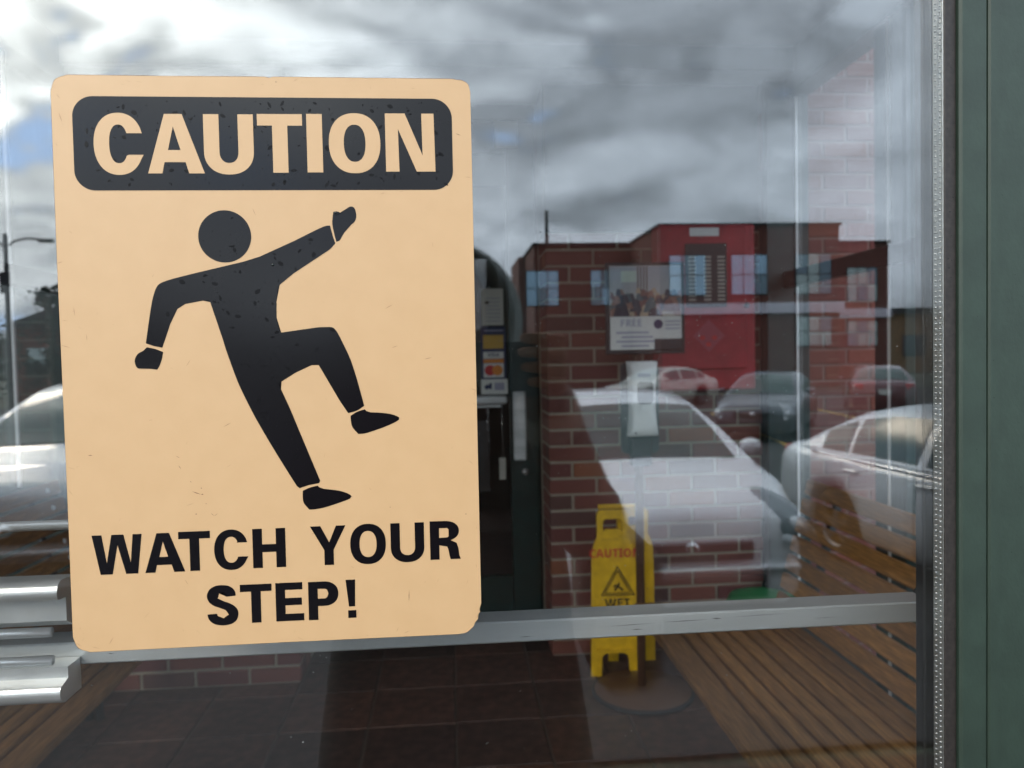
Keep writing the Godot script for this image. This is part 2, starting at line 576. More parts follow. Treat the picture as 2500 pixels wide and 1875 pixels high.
func vestibule():
	# floor of square quarry tiles on a grout bed
	var fl := MeshInstance3D.new()
	var fm := box(Vector3(3.0, 0.158, 3.2), 0.002)
	fl = put("vestibule_floor", fm, M.grout, self, Vector3(0, -0.085, -1.52))
	kind(fl, "structure")
	var tm := box(Vector3(0.293, 0.02, 0.293), 0.003)
	for i in 10:
		for j in 10:
			put("floor_tile", tm, M["tile%d" % rng.randi_range(0, 3)], fl, Vector3(-1.35 + 0.3 * i, 0.075 + rng.randf_range(-0.0012, 0.0012), -1.35 + 0.3 * j))
	kind(slab("vestibule_ceiling", Vector3(-1.62, 2.47, -5.0), Vector3(1.62, 2.62, 0.06), M.ceiling, self, 0.004), "structure")
	# walls of brick on both sides of the inner door, with their reveals
	var r := brick_wall("red brick wall with pale mortar behind the yellow floor sign", 0.41, 1.322, 0.0, 1.762, WALL, 0.34)
	reveal(r, 0.41, 1)
	var l := brick_wall("red brick wall whose foot shows under the caution sign", -1.40, -0.60, 0.0, 1.762, -2.53, 0.45)
	reveal(l, -0.60, -1)
	brick_wall("brick wall with daylight put into its colour outside the vestibule's right side glass", 1.51, 4.0, LANDING, 4.2, WALL - 0.02, 0.3, true)
	panel_wall()
	var up := thing("added_dark_panel", "added dark panel standing in for shade above the brick by the red cabinet", "added panel", Vector3.ZERO)  # dark panels added in place of dim upper brick
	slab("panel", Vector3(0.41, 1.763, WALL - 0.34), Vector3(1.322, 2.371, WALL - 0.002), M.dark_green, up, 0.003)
	var up2 := thing("added_dark_panel", "added dark panel standing in for shade above the brick behind the caution sign", "added panel", Vector3.ZERO)
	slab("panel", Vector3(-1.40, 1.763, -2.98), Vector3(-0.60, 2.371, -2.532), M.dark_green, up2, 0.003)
	# header over the inner door and a beam over the brick
	kind(slab("vestibule_soffit", Vector3(-1.50, 2.372, -3.0), Vector3(1.50, 2.468, -2.5), M.dark_green, self, 0.003), "structure")
	# the room behind the inner door: dark, closed
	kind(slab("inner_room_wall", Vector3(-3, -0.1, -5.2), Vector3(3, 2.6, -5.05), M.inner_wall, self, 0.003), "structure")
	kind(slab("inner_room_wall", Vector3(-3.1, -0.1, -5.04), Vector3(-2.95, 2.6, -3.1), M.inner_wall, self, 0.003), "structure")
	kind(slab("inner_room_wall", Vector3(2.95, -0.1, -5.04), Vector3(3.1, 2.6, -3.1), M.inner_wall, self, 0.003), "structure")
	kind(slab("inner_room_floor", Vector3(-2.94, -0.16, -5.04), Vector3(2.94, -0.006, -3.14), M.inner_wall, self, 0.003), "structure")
	for s in [1.0, -1.0]:
		side_window(s)

func reveal(w: Node3D, x: float, s: int):
	# the return of the brick into the door recess
	var course := 0.0677
	for row in 26:
		var deep := 0.09 if row % 2 == 0 else 0.19
		put("brick", box(Vector3(0.03, 0.0572, deep), 0.0025), M["brick%d" % pick_brick()], w, Vector3(x + s * 0.0152 - s * 0.0008, (row + 0.5) * course, -0.0335 - deep / 2.0))
		if deep < 0.15:
			put("brick", box(Vector3(0.03, 0.0572, 0.09), 0.0025), M["brick%d" % pick_brick()], w, Vector3(x + s * 0.0152 - s * 0.0008, (row + 0.5) * course, -0.0335 - 0.145))

func panel_wall():
	var w := thing("panel_wall", "dark green panelled wall outside the vestibule's left side glass", "wall", Vector3(0, 0, WALL - 0.02))
	slab("backing", Vector3(-4.0, LANDING, -0.3), Vector3(-1.51, 4.2, -0.03), M.inner_wall, w)
	for k in 5:
		slab("panel", Vector3(-3.995 + 0.497 * k, LANDING, -0.0295), Vector3(-3.505 + 0.497 * k, 4.2, 0.0), M.dark_green, w, 0.004)

func side_window(s: float):
	var w := thing("side_window", "glazed side wall with dark posts and a rail, above the right bench" if s > 0 else "glazed side wall with dark posts left of the caution sign", "window")
	var x := SIDE * s
	var part := func(called: String, lo: Vector3, hi: Vector3, m: Material):
		var a := Vector3(minf(lo.x * s, hi.x * s), lo.y, lo.z)
		var b := Vector3(maxf(lo.x * s, hi.x * s), hi.y, hi.z)
		slab(called, a, b, m, w, 0.004)
	part.call("post", Vector3(1.323, 0.0, -2.655), Vector3(1.505 if s > 0 else 1.44, 2.37, -2.60), M.dark_green)
	part.call("post", Vector3(1.41, 0.0, -1.95), Vector3(1.50, 2.30, -1.775), M.dark_green)
	part.call("post", Vector3(1.41, 0.0, -0.98), Vector3(1.50, 2.30, -0.84), M.dark_green)
	part.call("post", Vector3(1.41, 0.0, -0.06), Vector3(1.50, 2.47, 0.04), M.dark_green)
	part.call("head_rail", Vector3(1.40, 2.302, -2.598), Vector3(1.50, 2.468, -0.062), M.dark_green)
	part.call("middle_rail", Vector3(1.392, 1.52, -2.60), Vector3(1.437, 1.585, -0.062), M.dark_metal)
	part.call("bottom_rail", Vector3(1.41, -0.005, -2.598), Vector3(1.50, 0.12, -0.062), M.dark_green)
	if s > 0:
		part.call("glazing_trim", Vector3(1.444, 0.12, -2.597), Vector3(1.453, 2.30, -2.590), M.trim_white)
		part.call("glazing_trim", Vector3(1.4015, 0.12, -1.862), Vector3(1.4085, 2.30, -1.852), M.trim_white)
	else:
		part.call("glazing_trim", Vector3(1.436, 0.85, -2.212), Vector3(1.448, 2.30, -2.200), M.trim_white)
	for z in [[-2.583, -1.952], [-1.76, -0.982], [-0.838, -0.062]]:
		part.call("pane", Vector3(1.452, 0.121, z[0]), Vector3(1.458, 2.301, z[1]), M.pane)

func inner_door():
	var d := thing("inner_door", "dark green inner door with black glass between the brick walls", "door", Vector3(0, 0, -2.96))
	slab("stile", Vector3(0.275, 0.0, -0.045), Vector3(0.402, 2.30, 0.0), M.dark_green, d)
	slab("stile", Vector3(-0.596, 0.0, -0.045), Vector3(-0.47, 2.30, 0.0), M.dark_green, d)
	slab("bottom_rail", Vector3(-0.468, 0.0, -0.045), Vector3(0.273, 0.26, 0.0), M.dark_green, d)
	slab("top_rail", Vector3(-0.468, 2.16, -0.045), Vector3(0.273, 2.30, 0.0), M.dark_green, d)
	slab("glass", Vector3(-0.468, 0.262, -0.028), Vector3(0.273, 2.158, -0.022), M.pane, d, 0.0005)
	slab("door_pull", Vector3(0.287, 0.79, 0.003), Vector3(0.345, 1.10, 0.028), M.aluminium, d, 0.006)
	slab("latch_plate", Vector3(0.222, 0.70, -0.018), Vector3(0.252, 0.80, -0.010), M.strip_pale, d)
	var cyl := lathe([Vector2(0, 0), Vector2(0.015, 0), Vector2(0.014, 0.012), Vector2(0.0, 0.013)], 20)
	put("lock_cylinder", cyl, M.steel, d, Vector3(0.338, 0.735, 0.0), Vector3(90, 0, 0))
	slab("crash_bar", Vector3(-0.45, 1.045, -0.018), Vector3(0.262, 1.085, 0.024), M.aluminium, d, 0.008)
	slab("crash_bar_rod", Vector3(-0.45, 1.030, -0.018), Vector3(0.235, 1.042, 0.012), M.aluminium, d, 0.003)
	var f := thing("inner_door_head", "dark green panel over the inner door", "door head", Vector3.ZERO)
	slab("panel", Vector3(-0.60, 2.303, -3.04), Vector3(0.41, 2.371, -2.93), M.dark_green, f)
	var e := thing("notice_plate", "small cream notice plate high above the inner door", "notice", Vector3(0.285, 2.24, -2.955))
	slab("plate", Vector3(-0.055, -0.05, 0.0), Vector3(0.045, 0.06, 0.006), M.paper, e, 0.001)
	# stickers on the glass of the inner door, one above the other
	var z := -2.9805
	var n := thing("opening_hours_notice", "grey paper notice with small print, topmost on the inner door glass", "notice", Vector3(0.206, 1.483, z))
	put("sheet", prism(rounded(0.098, 0.165, 0.004, 3), 0.0, 0.0006), M.paper, n)
	for k in 7:
		slab("print_line", Vector3(-0.035 + rng.randf() * 0.006, -0.065 + 0.017 * k, 0.001), Vector3(0.030 + rng.randf() * 0.008, -0.061 + 0.017 * k, 0.0013), M.lilac, n, 0.0)
	put("emblem", prism(arc(Vector2(-0.025, 0.02), 0.011, 0.007, 0, 345, 14), 0.001, 0.0014), M.ink_black, n)
	var p := thing("payment_sticker", "navy sticker with card payment logos under the grey notice", "sticker", Vector3(0.206, 1.275, z))
	put("sheet", prism(rounded(0.112, 0.235, 0.003, 3), 0.0, 0.0006), M.navy, p)
	slab("gold_card", Vector3(-0.046, 0.02, 0.001), Vector3(0.046, 0.082, 0.0014), M.gold, p, 0.0)
	slab("headline", Vector3(-0.04, 0.098, 0.001), Vector3(0.045, 0.105, 0.0014), M.lilac, p, 0.0)
	slab("white_card", Vector3(-0.046, -0.025, 0.001), Vector3(0.046, 0.006, 0.0014), M.paper_white, p, 0.0)
	put("card_name", text_mesh("VISA", 0.018), M.navy, p, Vector3(0, -0.008, 0.002))
	slab("orange_band", Vector3(-0.046, -0.044, 0.001), Vector3(0.046, -0.027, 0.0014), M.orange, p, 0.0)
	slab("logo_card", Vector3(-0.046, -0.110, 0.001), Vector3(0.046, -0.046, 0.0014), M.paper_white, p, 0.0)
	put("red_disc", prism(arc(Vector2(-0.017, -0.078), 0.024, 0.024, 0, 345, 23), 0.0018, 0.0021), M.card_red, p)
	put("yellow_disc", prism(arc(Vector2(0.017, -0.078), 0.024, 0.024, 0, 345, 23), 0.0026, 0.0029), M.orange, p)
	var q := thing("parking_sticker", "pale sticker with blue print at the bottom of the stack of stickers", "sticker", Vector3(0.208, 1.123, z + 0.001))
	put("sheet", prism(rounded(0.120, 0.068, 0.004, 3), 0.0, 0.0006), M.paper_white, q)
	put("arrow", prism(PackedVector2Array([Vector2(-0.048, 0), Vector2(-0.03, 0.014), Vector2(-0.03, 0.006), Vector2(-0.018, 0.018), Vector2(-0.012, 0.018), Vector2(-0.012, -0.012), Vector2(-0.03, -0.008), Vector2(-0.036, -0.016)]), 0.001, 0.0014), M.navy, q)
	slab("print_block", Vector3(0.0, -0.016, 0.001), Vector3(0.045, 0.018, 0.0014), M.lilac, q, 0.0)

func benches():
	bench("slatted wooden bench on the right, seen over the aluminium bar", 0.578, 0.0, 1.0, -1.93)
	bench("slatted wooden bench on the left, behind the aluminium bar housing", 0.86, 0.0, -1.0, -2.47)

func bench(label: String, front: float, turn: float, s: float, z0: float):
	var b := thing("bench", label, "bench", Vector3.ZERO, turn, "wooden benches in the vestibule")
	var z1 := -0.32
	var n := 9
	var x := front
	for k in n:
		var wide := 0.070 if k == 0 else 0.0375
		var m := box(Vector3(wide, 0.024, z1 - z0), 0.006)
		put("seat_slat", m, M["wood%d" % rng.randi_range(0, 3)], b, Vector3((x + wide / 2) * s, 0.439 - 0.0022 * k, (z0 + z1) / 2))
		x += wide + 0.0105
	for k in 7:
		var m := box(Vector3(0.02, 0.050, z1 - z0 - 0.01), 0.004)
		put("back_slat", m, M["wood%d" % rng.randi_range(0, 2)], b, Vector3((x + 0.022 + 0.017 * k) * s, 0.446 + 0.0605 * k, (z0 + z1) / 2), Vector3(0, 0, -13 * s))
	for zz in [z0 + 0.16, (z0 + z1) / 2, z1 - 0.16]:
		put("frame", tube_mesh([Vector3((front + 0.40) * s, 0.0, zz), Vector3((front + 0.40) * s, 0.40, zz), Vector3((x + 0.0) * s, 0.395, zz), Vector3((x + 0.045) * s, 0.43, zz), Vector3((x + 0.150) * s, 0.80, zz)], 0.014, 8), M.dark_metal, b)
		put("rear_leg", tube_mesh([Vector3((x - 0.03) * s, 0.0, zz), Vector3((x - 0.03) * s, 0.395, zz)], 0.014, 8), M.dark_metal, b)
	for k in (7 if s < 0 else 0):
		put("bolt", lathe([Vector2(0.010, 0), Vector2(0.008, 0.004), Vector2(0, 0.005)], 12), M.trim_white if s < 0 else M.dark_metal, b, Vector3((x + 0.010 + 0.017 * k) * s, 0.446 + 0.0605 * k, z0 + 0.16 if s > 0 else z0 + 0.10), Vector3(0, 0, 77 * s))

func interior_things():
	# red alarm cabinet
	var c := thing("alarm_cabinet", "red alarm cabinet with a black display window on the brick wall", "cabinet", Vector3(1.052, 1.44, WALL + 0.002))
	slab("case", Vector3(-0.20, -0.335, 0.0), Vector3(0.20, 0.335, 0.105), M.cabinet_red, c, 0.006)
	slab("door", Vector3(-0.196, -0.25, 0.107), Vector3(0.158, 0.331, 0.122), M.cabinet_red, c, 0.004)
	slab("display_window", Vector3(-0.095, 0.0, 0.1225), Vector3(0.075, 0.255, 0.126), M.plastic_dark, c, 0.003)
	for k in 12:
		for x in [-0.068, -0.005, 0.052]:
			slab("label_strip", Vector3(x - 0.015, 0.026 + 0.0155 * k, 0.1262), Vector3(x + 0.015, 0.034 + 0.0155 * k, 0.1274), M.strip_pale, c, 0.0)
	slab("label_plate", Vector3(-0.075, 0.285, 0.1222), Vector3(0.045, 0.318, 0.1236), M.aluminium, c, 0.0)
	put("lock", lathe([Vector2(0.011, 0), Vector2(0.011, 0.006), Vector2(0, 0.007)], 16), M.plastic_dark, c, Vector3(0.158, 0.005, 0.122), Vector3(90, 0, 0))
	var dm := thing("hazard_diamond", "faded diamond hazard label on the red cabinet", "label", Vector3(1.052 + 0.0, 1.325, WALL + 0.1245), 0)
	put("sheet", flat(PackedVector2Array([Vector2(0, 0.066), Vector2(-0.066, 0), Vector2(0, -0.066), Vector2(0.066, 0)])), mat("diamond", lin(0.36, 0.05, 0.075), 0.45), dm)
	for q in [Vector2(-0.028, -0.008), Vector2(0.022, -0.008), Vector2(-0.003, -0.035)]:
		put("mark", prism(rounded(0.02, 0.016, 0.003, 2), 0.0012, 0.0018), M.card_red, dm, v3(q))
	# hand sanitiser on its stand
	var s := thing("sanitizer_stand", "white hand sanitizer dispenser on a brown pole with a round base", "dispenser", Vector3(0.692, 0, -2.27))
	put("base", lathe([Vector2(0, 0.001), Vector2(0.178, 0.001), Vector2(0.182, 0.008), Vector2(0.176, 0.018), Vector2(0.05, 0.028), Vector2(0.0, 0.028)], 48), M.wood_brown if M.has("wood_brown") else mat("wood_brown", lin(0.10, 0.05, 0.03), 0.5), s)
	put("base_rim", torus(0.180, 0.008), M.rubber, s, Vector3(0, 0.008, 0))
	put("pole", tube_mesh([Vector3(0, 0.028, -0.01), Vector3(0, 1.60, -0.01)], 0.016, 16), M.wood_brown, s)
	var hs := PackedVector2Array()
	for k in 21:
		var t := float(k) / 20
		hs.append(Vector2(0.043 + 0.010 * pow(absf(t * 2 - 1), 1.6), -0.135 + 0.27 * t))
	for k in 21:
		var t := 1.0 - float(k) / 20
		hs.append(Vector2(-0.043 - 0.010 * pow(absf(t * 2 - 1), 1.6), -0.135 + 0.27 * t))
	put("back_plate", prism(rounded(0.14, 0.33, 0.02, 5), 0.012, 0.02), M.plastic_dark, s, Vector3(0.0, 1.06, 0))
	put("housing", bulged(hs, 0.022, 0.085), M.plastic_white, s, Vector3(0.002, 1.095, 0))
	put("window", prism(rounded(0.058, 0.078, 0.014, 5), 0.0855, 0.089), M.plastic_dark, s, Vector3(0.004, 1.118, 0))
	slab("tray_support", Vector3(-0.040, 0.850, 0.009), Vector3(0.036, 0.955, 0.05), M.plastic_dark, s, 0.006)
	put("nozzle", prism(rounded(0.04, 0.022, 0.006, 4), 0.0855, 0.095), M.plastic_white, s, Vector3(0.004, 1.066, 0))
	put("lock", lathe([Vector2(0.004, 0), Vector2(0.004, 0.003), Vector2(0, 0.004)], 10), M.plastic_dark, s, Vector3(-0.032, 0.975, 0.085), Vector3(90, 0, 0))
	for k in 5:
		slab("brand_print", Vector3(-0.022 + 0.0092 * k, 1.175, 0.0835), Vector3(-0.015 + 0.0092 * k, 1.187, 0.0868), M.lilac, s, 0.0)
	for e in [["holder_back", -0.143, -0.172, 0.143, 0.158, 0.012, 0.02], ["holder_rim", -0.143, 0.146, 0.143, 0.158, 0.0205, 0.041], ["holder_rim", -0.143, -0.172, 0.143, -0.158, 0.0205, 0.041], ["holder_rim", -0.143, -0.1575, -0.132, 0.1455, 0.0205, 0.041], ["holder_rim", 0.132, -0.1575, 0.143, 0.1455, 0.0205, 0.041]]:
		slab(e[0], Vector3(e[1] + 0.023, 1.428 + e[2], e[5] - 0.006), Vector3(e[3] + 0.023, 1.428 + e[4], e[6] - 0.006), M.plastic_dark, s, 0.003)
	var p := thing("poster", "poster with a crowd picture above white print, over the sanitizer dispenser", "poster", Vector3(0.715, 1.428, -2.235))
	slab("sheet", Vector3(-0.131, -0.156, 0.0), Vector3(0.131, 0.145, 0.0008), M.paper_white, p, 0.0)
	var pic := StandardMaterial3D.new()
	pic.resource_name = "poster_print"
	pic.albedo_texture = crowd_print()
	pic.roughness = 0.5
	var qm := QuadMesh.new()
	qm.size = Vector2(0.260, 0.180)
	put("crowd_picture", qm, pic, p, Vector3(0, 0.053, 0.0012))
	put("heading", text_mesh("FREE", 0.026), M.lilac, p, Vector3(-0.055, -0.060, 0.0015))
	for k in 4:
		slab("print_line", Vector3(-0.11 + 0.02 * (k % 2), -0.098 - 0.016 * k, 0.0012), Vector3(0.01 + 0.015 * (k % 3), -0.091 - 0.016 * k, 0.0016), M.lilac, p, 0.0)
	put("logo", prism(arc(Vector2(0.045, -0.065), 0.017, 0.017, 0, 345, 20), 0.001, 0.0015), M.navy, p)
	for k in 3:
		slab("print_line", Vector3(0.07, -0.058 - 0.013 * k, 0.0012), Vector3(0.125, -0.053 - 0.013 * k, 0.0016), M.lilac, p, 0.0)
	slab("dark_panel", Vector3(0.03, -0.156, 0.0012), Vector3(0.131, -0.118, 0.0018), M.plastic_dark, p, 0.0)
	# wet floor sign: two hinged boards
	var y := thing("wet_floor_sign", "yellow folding wet floor sign standing before the brick wall", "floor sign", Vector3(0.628, 0, -2.44), -4.0)
	var yo := wet_board()
	put("front_board", yo, M.plastic_yellow, y, Vector3(0, 0, 0), Vector3(-3, 0, 0))
	put("back_board", yo, M.plastic_yellow, y, Vector3(0.088, 0, -0.15), Vector3(6, 0, 0))
	var fr := Node3D.new()
	put("hinge", tube_mesh([Vector3(-0.05, 0.652, -0.068), Vector3(0.12, 0.652, -0.068)], 0.010, 10), M.plastic_yellow, y)
	for q in [[0.245, 0.0042], [0.105, 0.0115]]:
		slab("rib", Vector3(-0.072, q[0] - 0.003, q[1] - 0.012), Vector3(0.072, q[0] + 0.003, q[1] - 0.001), M.plastic_yellow, y, 0.002)
	put("warning_word", text_mesh("CAUTION", 0.034), M.ink_red, y, Vector3(0.006, 0.478, -0.0145), Vector3(-3, 0, 0))
	put("small_print", text_mesh("PRECAUCION", 0.008, "Droid Sans", false), mat("faint_print", lin(0.35, 0.22, 0.03), 0.6), y, Vector3(-0.012, 0.532, -0.0173), Vector3(-3, 0, 0))
	put("floor_word", text_mesh("WET", 0.036), M.ink_black, y, Vector3(0.012, 0.283, -0.0043), Vector3(-3, 0, 0))
	put("floor_word", text_mesh("FLOOR", 0.036), M.ink_black, y, Vector3(0.0, 0.236, -0.0018), Vector3(-3, 0, 0))
	var tr := begin()
	ring_tri(tr, 0.078, 0.069)
	ring_tri(tr, 0.061, 0.054)
	put("warning_triangle", done(tr), M.ink_black, y, Vector3(0.015, 0.352, -0.0079), Vector3(-3, 0, 0))
	var fig := begin()
	for q in [[-0.012, -0.018, 0.006, 0.012, 0.004], [-0.004, 0.004, 0.02, -0.016, 0.0035], [-0.006, 0.006, -0.018, -0.004, 0.003]]:
		var a := Vector2(q[0], q[1])
		var b := Vector2(q[2], q[3])
		var nn: Vector2 = (b - a).orthogonal().normalized() * q[4]
		add_flat(fig, PackedVector2Array([a + nn, a - nn, b - nn, b + nn]), 0.0004 * (q[4] * 1000 - 2))
	put("slipping_figure", done(fig), M.ink_black, y, Vector3(0.015, 0.350, -0.0078), Vector3(-3, 0, 0))
	# green bin
	var g := thing("green_bin", "round green plastic bin beyond the end of the bench", "bin", Vector3(1.156, 0, -2.28))
	put("body", lathe([Vector2(0.0, 0.002), Vector2(0.095, 0.002), Vector2(0.115, 0.29), Vector2(0.0, 0.291)], 36), M.plastic_green, g)
	put("rim", lathe([Vector2(0.113, 0.285), Vector2(0.128, 0.295), Vector2(0.130, 0.315), Vector2(0.118, 0.338), Vector2(0.06, 0.345), Vector2(0.0, 0.340)], 36), M.plastic_green, g)

func ring_tri(st: SurfaceTool, ro: float, ri: float):
	for k in 3:
		var a := PI / 2 + TAU * k / 3
		var b := PI / 2 + TAU * (k + 1) / 3
		add_flat(st, PackedVector2Array([Vector2(cos(a), sin(a)) * ro, Vector2(cos(b), sin(b)) * ro, Vector2(cos(b), sin(b)) * ri, Vector2(cos(a), sin(a)) * ri]), 0.0)

func torus(r: float, t: float) -> TorusMesh:
	var m := TorusMesh.new()
	m.inner_radius = r - t
	m.outer_radius = r + t
	m.rings = 48
	m.ring_segments = 12
	return m

# an outline swollen towards its middle, between z0 and z1
func bulged(poly: PackedVector2Array, z0: float, z1: float) -> ArrayMesh:
	var st := begin(true)
	var rings := [[1.0, z0], [1.0, lerpf(z0, z1, 0.55)], [0.93, lerpf(z0, z1, 0.86)], [0.78, z1]]
	for k in rings.size() - 1:
		for i in poly.size():
			var a := poly[i]
			var b := poly[(i + 1) % poly.size()]
			var n := v3(a + b) * 1.0 + Vector3(0, 0, 0.02)
			quad(st, v3(a * rings[k][0], rings[k][1]), v3(b * rings[k][0], rings[k][1]), v3(b * rings[k + 1][0], rings[k + 1][1]), v3(a * rings[k + 1][0], rings[k + 1][1]), n)
	var top := PackedVector2Array()
	for p in poly:
		top.append(p * 0.78)
	add_flat(st, top, z1)
	return done(st)

func wet_board() -> ArrayMesh:
	# the board with its hand hole and the arch between its feet
	var o := outline("c -96,0; c -56,0; -52,70; -40,86; 0,90; 40,86; 52,70; c 56,0; c 96,0; 84,470; 72,520; c 62,540; c 62,630; 50,645; -50,645; c -62,630; c -62,540; -72,520; -84,470")
	var hole := outline("c -38,560; c -28,572; c 28,572; c 38,560; c 38,600; c 30,612; c -30,612; c -38,600")
	var st := begin()
	for p in split_hole(o, hole):
		add_prism(st, p, -0.009, 0.009)
	return done(st)

func split_hole(outer: PackedVector2Array, hole: PackedVector2Array) -> Array:
	var cx := 0.0
	for p in hole:
		cx += p.x / hole.size()
	var out := []
	for e in [[-10.0, cx], [cx, 10.0]]:
		var half := PackedVector2Array([Vector2(e[0], -10), Vector2(e[1], -10), Vector2(e[1], 10), Vector2(e[0], 10)])
		for p in Geometry2D.intersect_polygons(outer, half):
			var cut := Geometry2D.clip_polygons(p, hole)
			for q in cut:
				if q.size() > 2:
					out.append(q)
	return out

func crowd_print() -> ImageTexture:
	var w := 192
	var h := 134
	var im := Image.create(w, h, false, Image.FORMAT_RGB8)
	var r := RandomNumberGenerator.new()
	r.seed = 5
	for y in h:
		for x in w:
			var c := Color(0.62, 0.66, 0.70).lerp(Color(0.72, 0.72, 0.68), float(y) / h)
			im.set_pixel(x, y, c)
	im.fill_rect(Rect2i(30, 12, 42, 30), Color(0.75, 0.82, 0.78))
	for k in 4:
		im.fill_rect(Rect2i(74 + k * 8, 0, 3, 80), Color(0.35, 0.25, 0.20))
	for k in 90:
		var y := r.randi_range(62, 130)
		var s := 4 + (y - 55) / 6
		var x := r.randi_range(-4, w)
		var t: Color = [Color(0.22, 0.22, 0.26), Color(0.45, 0.30, 0.27), Color(0.30, 0.38, 0.40), Color(0.70, 0.62, 0.52), Color(0.16, 0.17, 0.22), Color(0.55, 0.40, 0.34)][r.randi_range(0, 5)]
		for j in range(-s, s * 2):
			var half := int(sqrt(maxf(0, s * s - j * j))) if j < 0 else int(s * (1.0 + 0.3 * j / s))
			for i in range(-half, half + 1):
				var px := x + i
				var py := y + j
				if px >= 0 and py >= 0 and px < w and py < h:
					im.set_pixel(px, py, t.lightened(0.1 * (1.0 - absf(float(i) / (half + 1)))))
	return ImageTexture.create_from_image(im)

# ------------------------------------------------------------------ the glass door and the frame it hangs in
func entrance():
	var d := thing("front_door", "glass entrance door with a green stile and an aluminium exit bar", "door")
	# double glazing: two real panes with a perforated spacer between
	slab("glass_pane", Vector3(-0.52, 0.16, -0.005), Vector3(0.3397, 2.06, 0.0), M.tinted_pane, d, 0.0003)
	slab("glass_pane", Vector3(-0.52, 0.16, -0.022), Vector3(0.3397, 2.06, -0.017), M.tinted_pane, d, 0.0003)
	slab("added_reflection_film", Vector3(-0.52, 0.16, -0.0112), Vector3(0.3372, 2.06, -0.0108), M.tinted_pane, d, 0.0001)  # extra sheet added between the panes to strengthen the reflection
	var sp := slab("spacer", Vector3(0.3376, 0.16, -0.0168), Vector3(0.3396, 2.06, -0.0052), M.spacer, d, 0.0004)
	var bead := SphereMesh.new()
	bead.radius = 0.0009
	bead.height = 0.0018
	bead.radial_segments = 8
	bead.rings = 4
	var mm := MultiMesh.new()
	mm.transform_format = MultiMesh.TRANSFORM_3D
	mm.mesh = bead
	mm.instance_count = 760
	for k in 760:
		mm.set_instance_transform(k, Transform3D(Basis(), Vector3(0.3376, 0.75 + 0.0037 * (k / 2), -0.0135 if k % 2 else -0.0085)))
	var mi := MultiMeshInstance3D.new()
	mi.name = "spacer_beads"
	mi.multimesh = mm
	mi.material_override = M.spacer
	kind(mi, "stuff")
	d.add_child(mi)
	slab("gasket", Vector3(0.3337, 0.15, 0.0003), Vector3(0.3418, 2.07, 0.0022), M.gasket, d, 0.0012)
	slab("gasket", Vector3(-0.5285, 0.15, 0.0003), Vector3(-0.5150, 2.07, 0.0022), M.gasket, d, 0.0012)
	slab("inner_gasket", Vector3(0.3345, 0.15, -0.030), Vector3(0.3418, 2.07, -0.0222), M.rubber, d, 0.001)
	slab("glazing_bead", Vector3(0.3419, 0.14, -0.035), Vector3(0.3617, 2.08, 0.0062), M.frame_green, d, 0.0016)
	slab("glazing_bead", Vector3(-0.5484, 0.14, -0.035), Vector3(-0.5286, 2.08, 0.0062), M.frame_green, d, 0.0016)
	slab("stile", Vector3(0.3621, 0.0, -0.046), Vector3(0.440, 2.20, 0.0064), M.frame_green, d, 0.0012)
	slab("stile", Vector3(-0.626, 0.0, -0.046), Vector3(-0.5488, 2.20, 0.0064), M.frame_green, d, 0.0012)
	slab("inner_bead", Vector3(0.3425, 0.14, -0.0455), Vector3(0.3616, 2.08, -0.0352), M.rubber, d, 0.001)
	slab("top_rail", Vector3(-0.548, 2.082, -0.045), Vector3(0.361, 2.20, 0.006), M.frame_green, d, 0.0015)
	slab("bottom_rail", Vector3(-0.548, 0.0, -0.045), Vector3(0.361, 0.138, 0.006), M.frame_green, d, 0.0015)
	# exit device behind the glass: a rail across the door and the extruded housing round its left end
	slab("exit_bar", Vector3(-0.50, 1.0268, -0.127), Vector3(0.392, 1.0438, -0.100), M.aluminium, d, 0.0012)
	put("upper_rod", tube_mesh([Vector3(-0.565, 1.121, -0.160), Vector3(-0.17, 1.121, -0.160), Vector3(-0.155, 1.116, -0.14), Vector3(-0.155, 1.075, -0.105)], 0.0042, 12), M.bright_aluminium, d)
	for q in [[0.12, 1.0362, 0.160, 1.0372, 0.25], [0.165, 1.0374, 0.205, 1.0380, 0.35], [0.206, 1.0385, 0.214, 1.0383, 0.7], [0.22, 1.0388, 0.27, 1.0399, 0.22], [0.14, 1.0330, 0.150, 1.0327, 0.4], [0.05, 1.0312, 0.062, 1.0316, 0.3], [0.29, 1.0345, 0.31, 1.0348, 0.2], [-0.26, 1.035, -0.255, 1.034, 0.4]]:
		var qa := Vector2(q[0], q[1])
		var qb := Vector2(q[2], q[3])
		var qn: Vector2 = (qb - qa).orthogonal().normalized() * q[4] * 0.001
		put("scuff", flat(PackedVector2Array([qa, (qa + qb) / 2 + qn, qb, (qa + qb) / 2 - qn])), M.scuff, d, Vector3(0, 0, -0.0996))
	slab("upper_rod_bracket", Vector3(-0.61, 1.105, -0.175), Vector3(-0.566, 1.137, -0.0465), M.aluminium, d, 0.003)
	slab("exit_bar_bracket", Vector3(0.3925, 1.022, -0.130), Vector3(0.415, 1.048, -0.0475), M.rubber, d, 0.003)
	var up := PackedVector2Array()
	up.append_array(arc(Vector2(1.0905, -0.0755), 0.0080, 0.0080, 0, 130, 12))
	up.append(Vector2(1.0845, -0.0800))
	up.append(Vector2(1.0672, -0.0800))
	up.append(Vector2(1.0610, -0.0900))
	up.append(Vector2(1.0610, -0.0990))
	up.append(Vector2(1.0960, -0.0990))
	housing(d, up, -0.2785)
	var dn := PackedVector2Array()
	dn.append(Vector2(1.0335, -0.0990))
	dn.append(Vector2(1.0335, -0.0800))
	dn.append(Vector2(1.0255, -0.0800))
	dn.append_array(arc(Vector2(1.0180, -0.0755), 0.0080, 0.0080, 55, 185, 12))
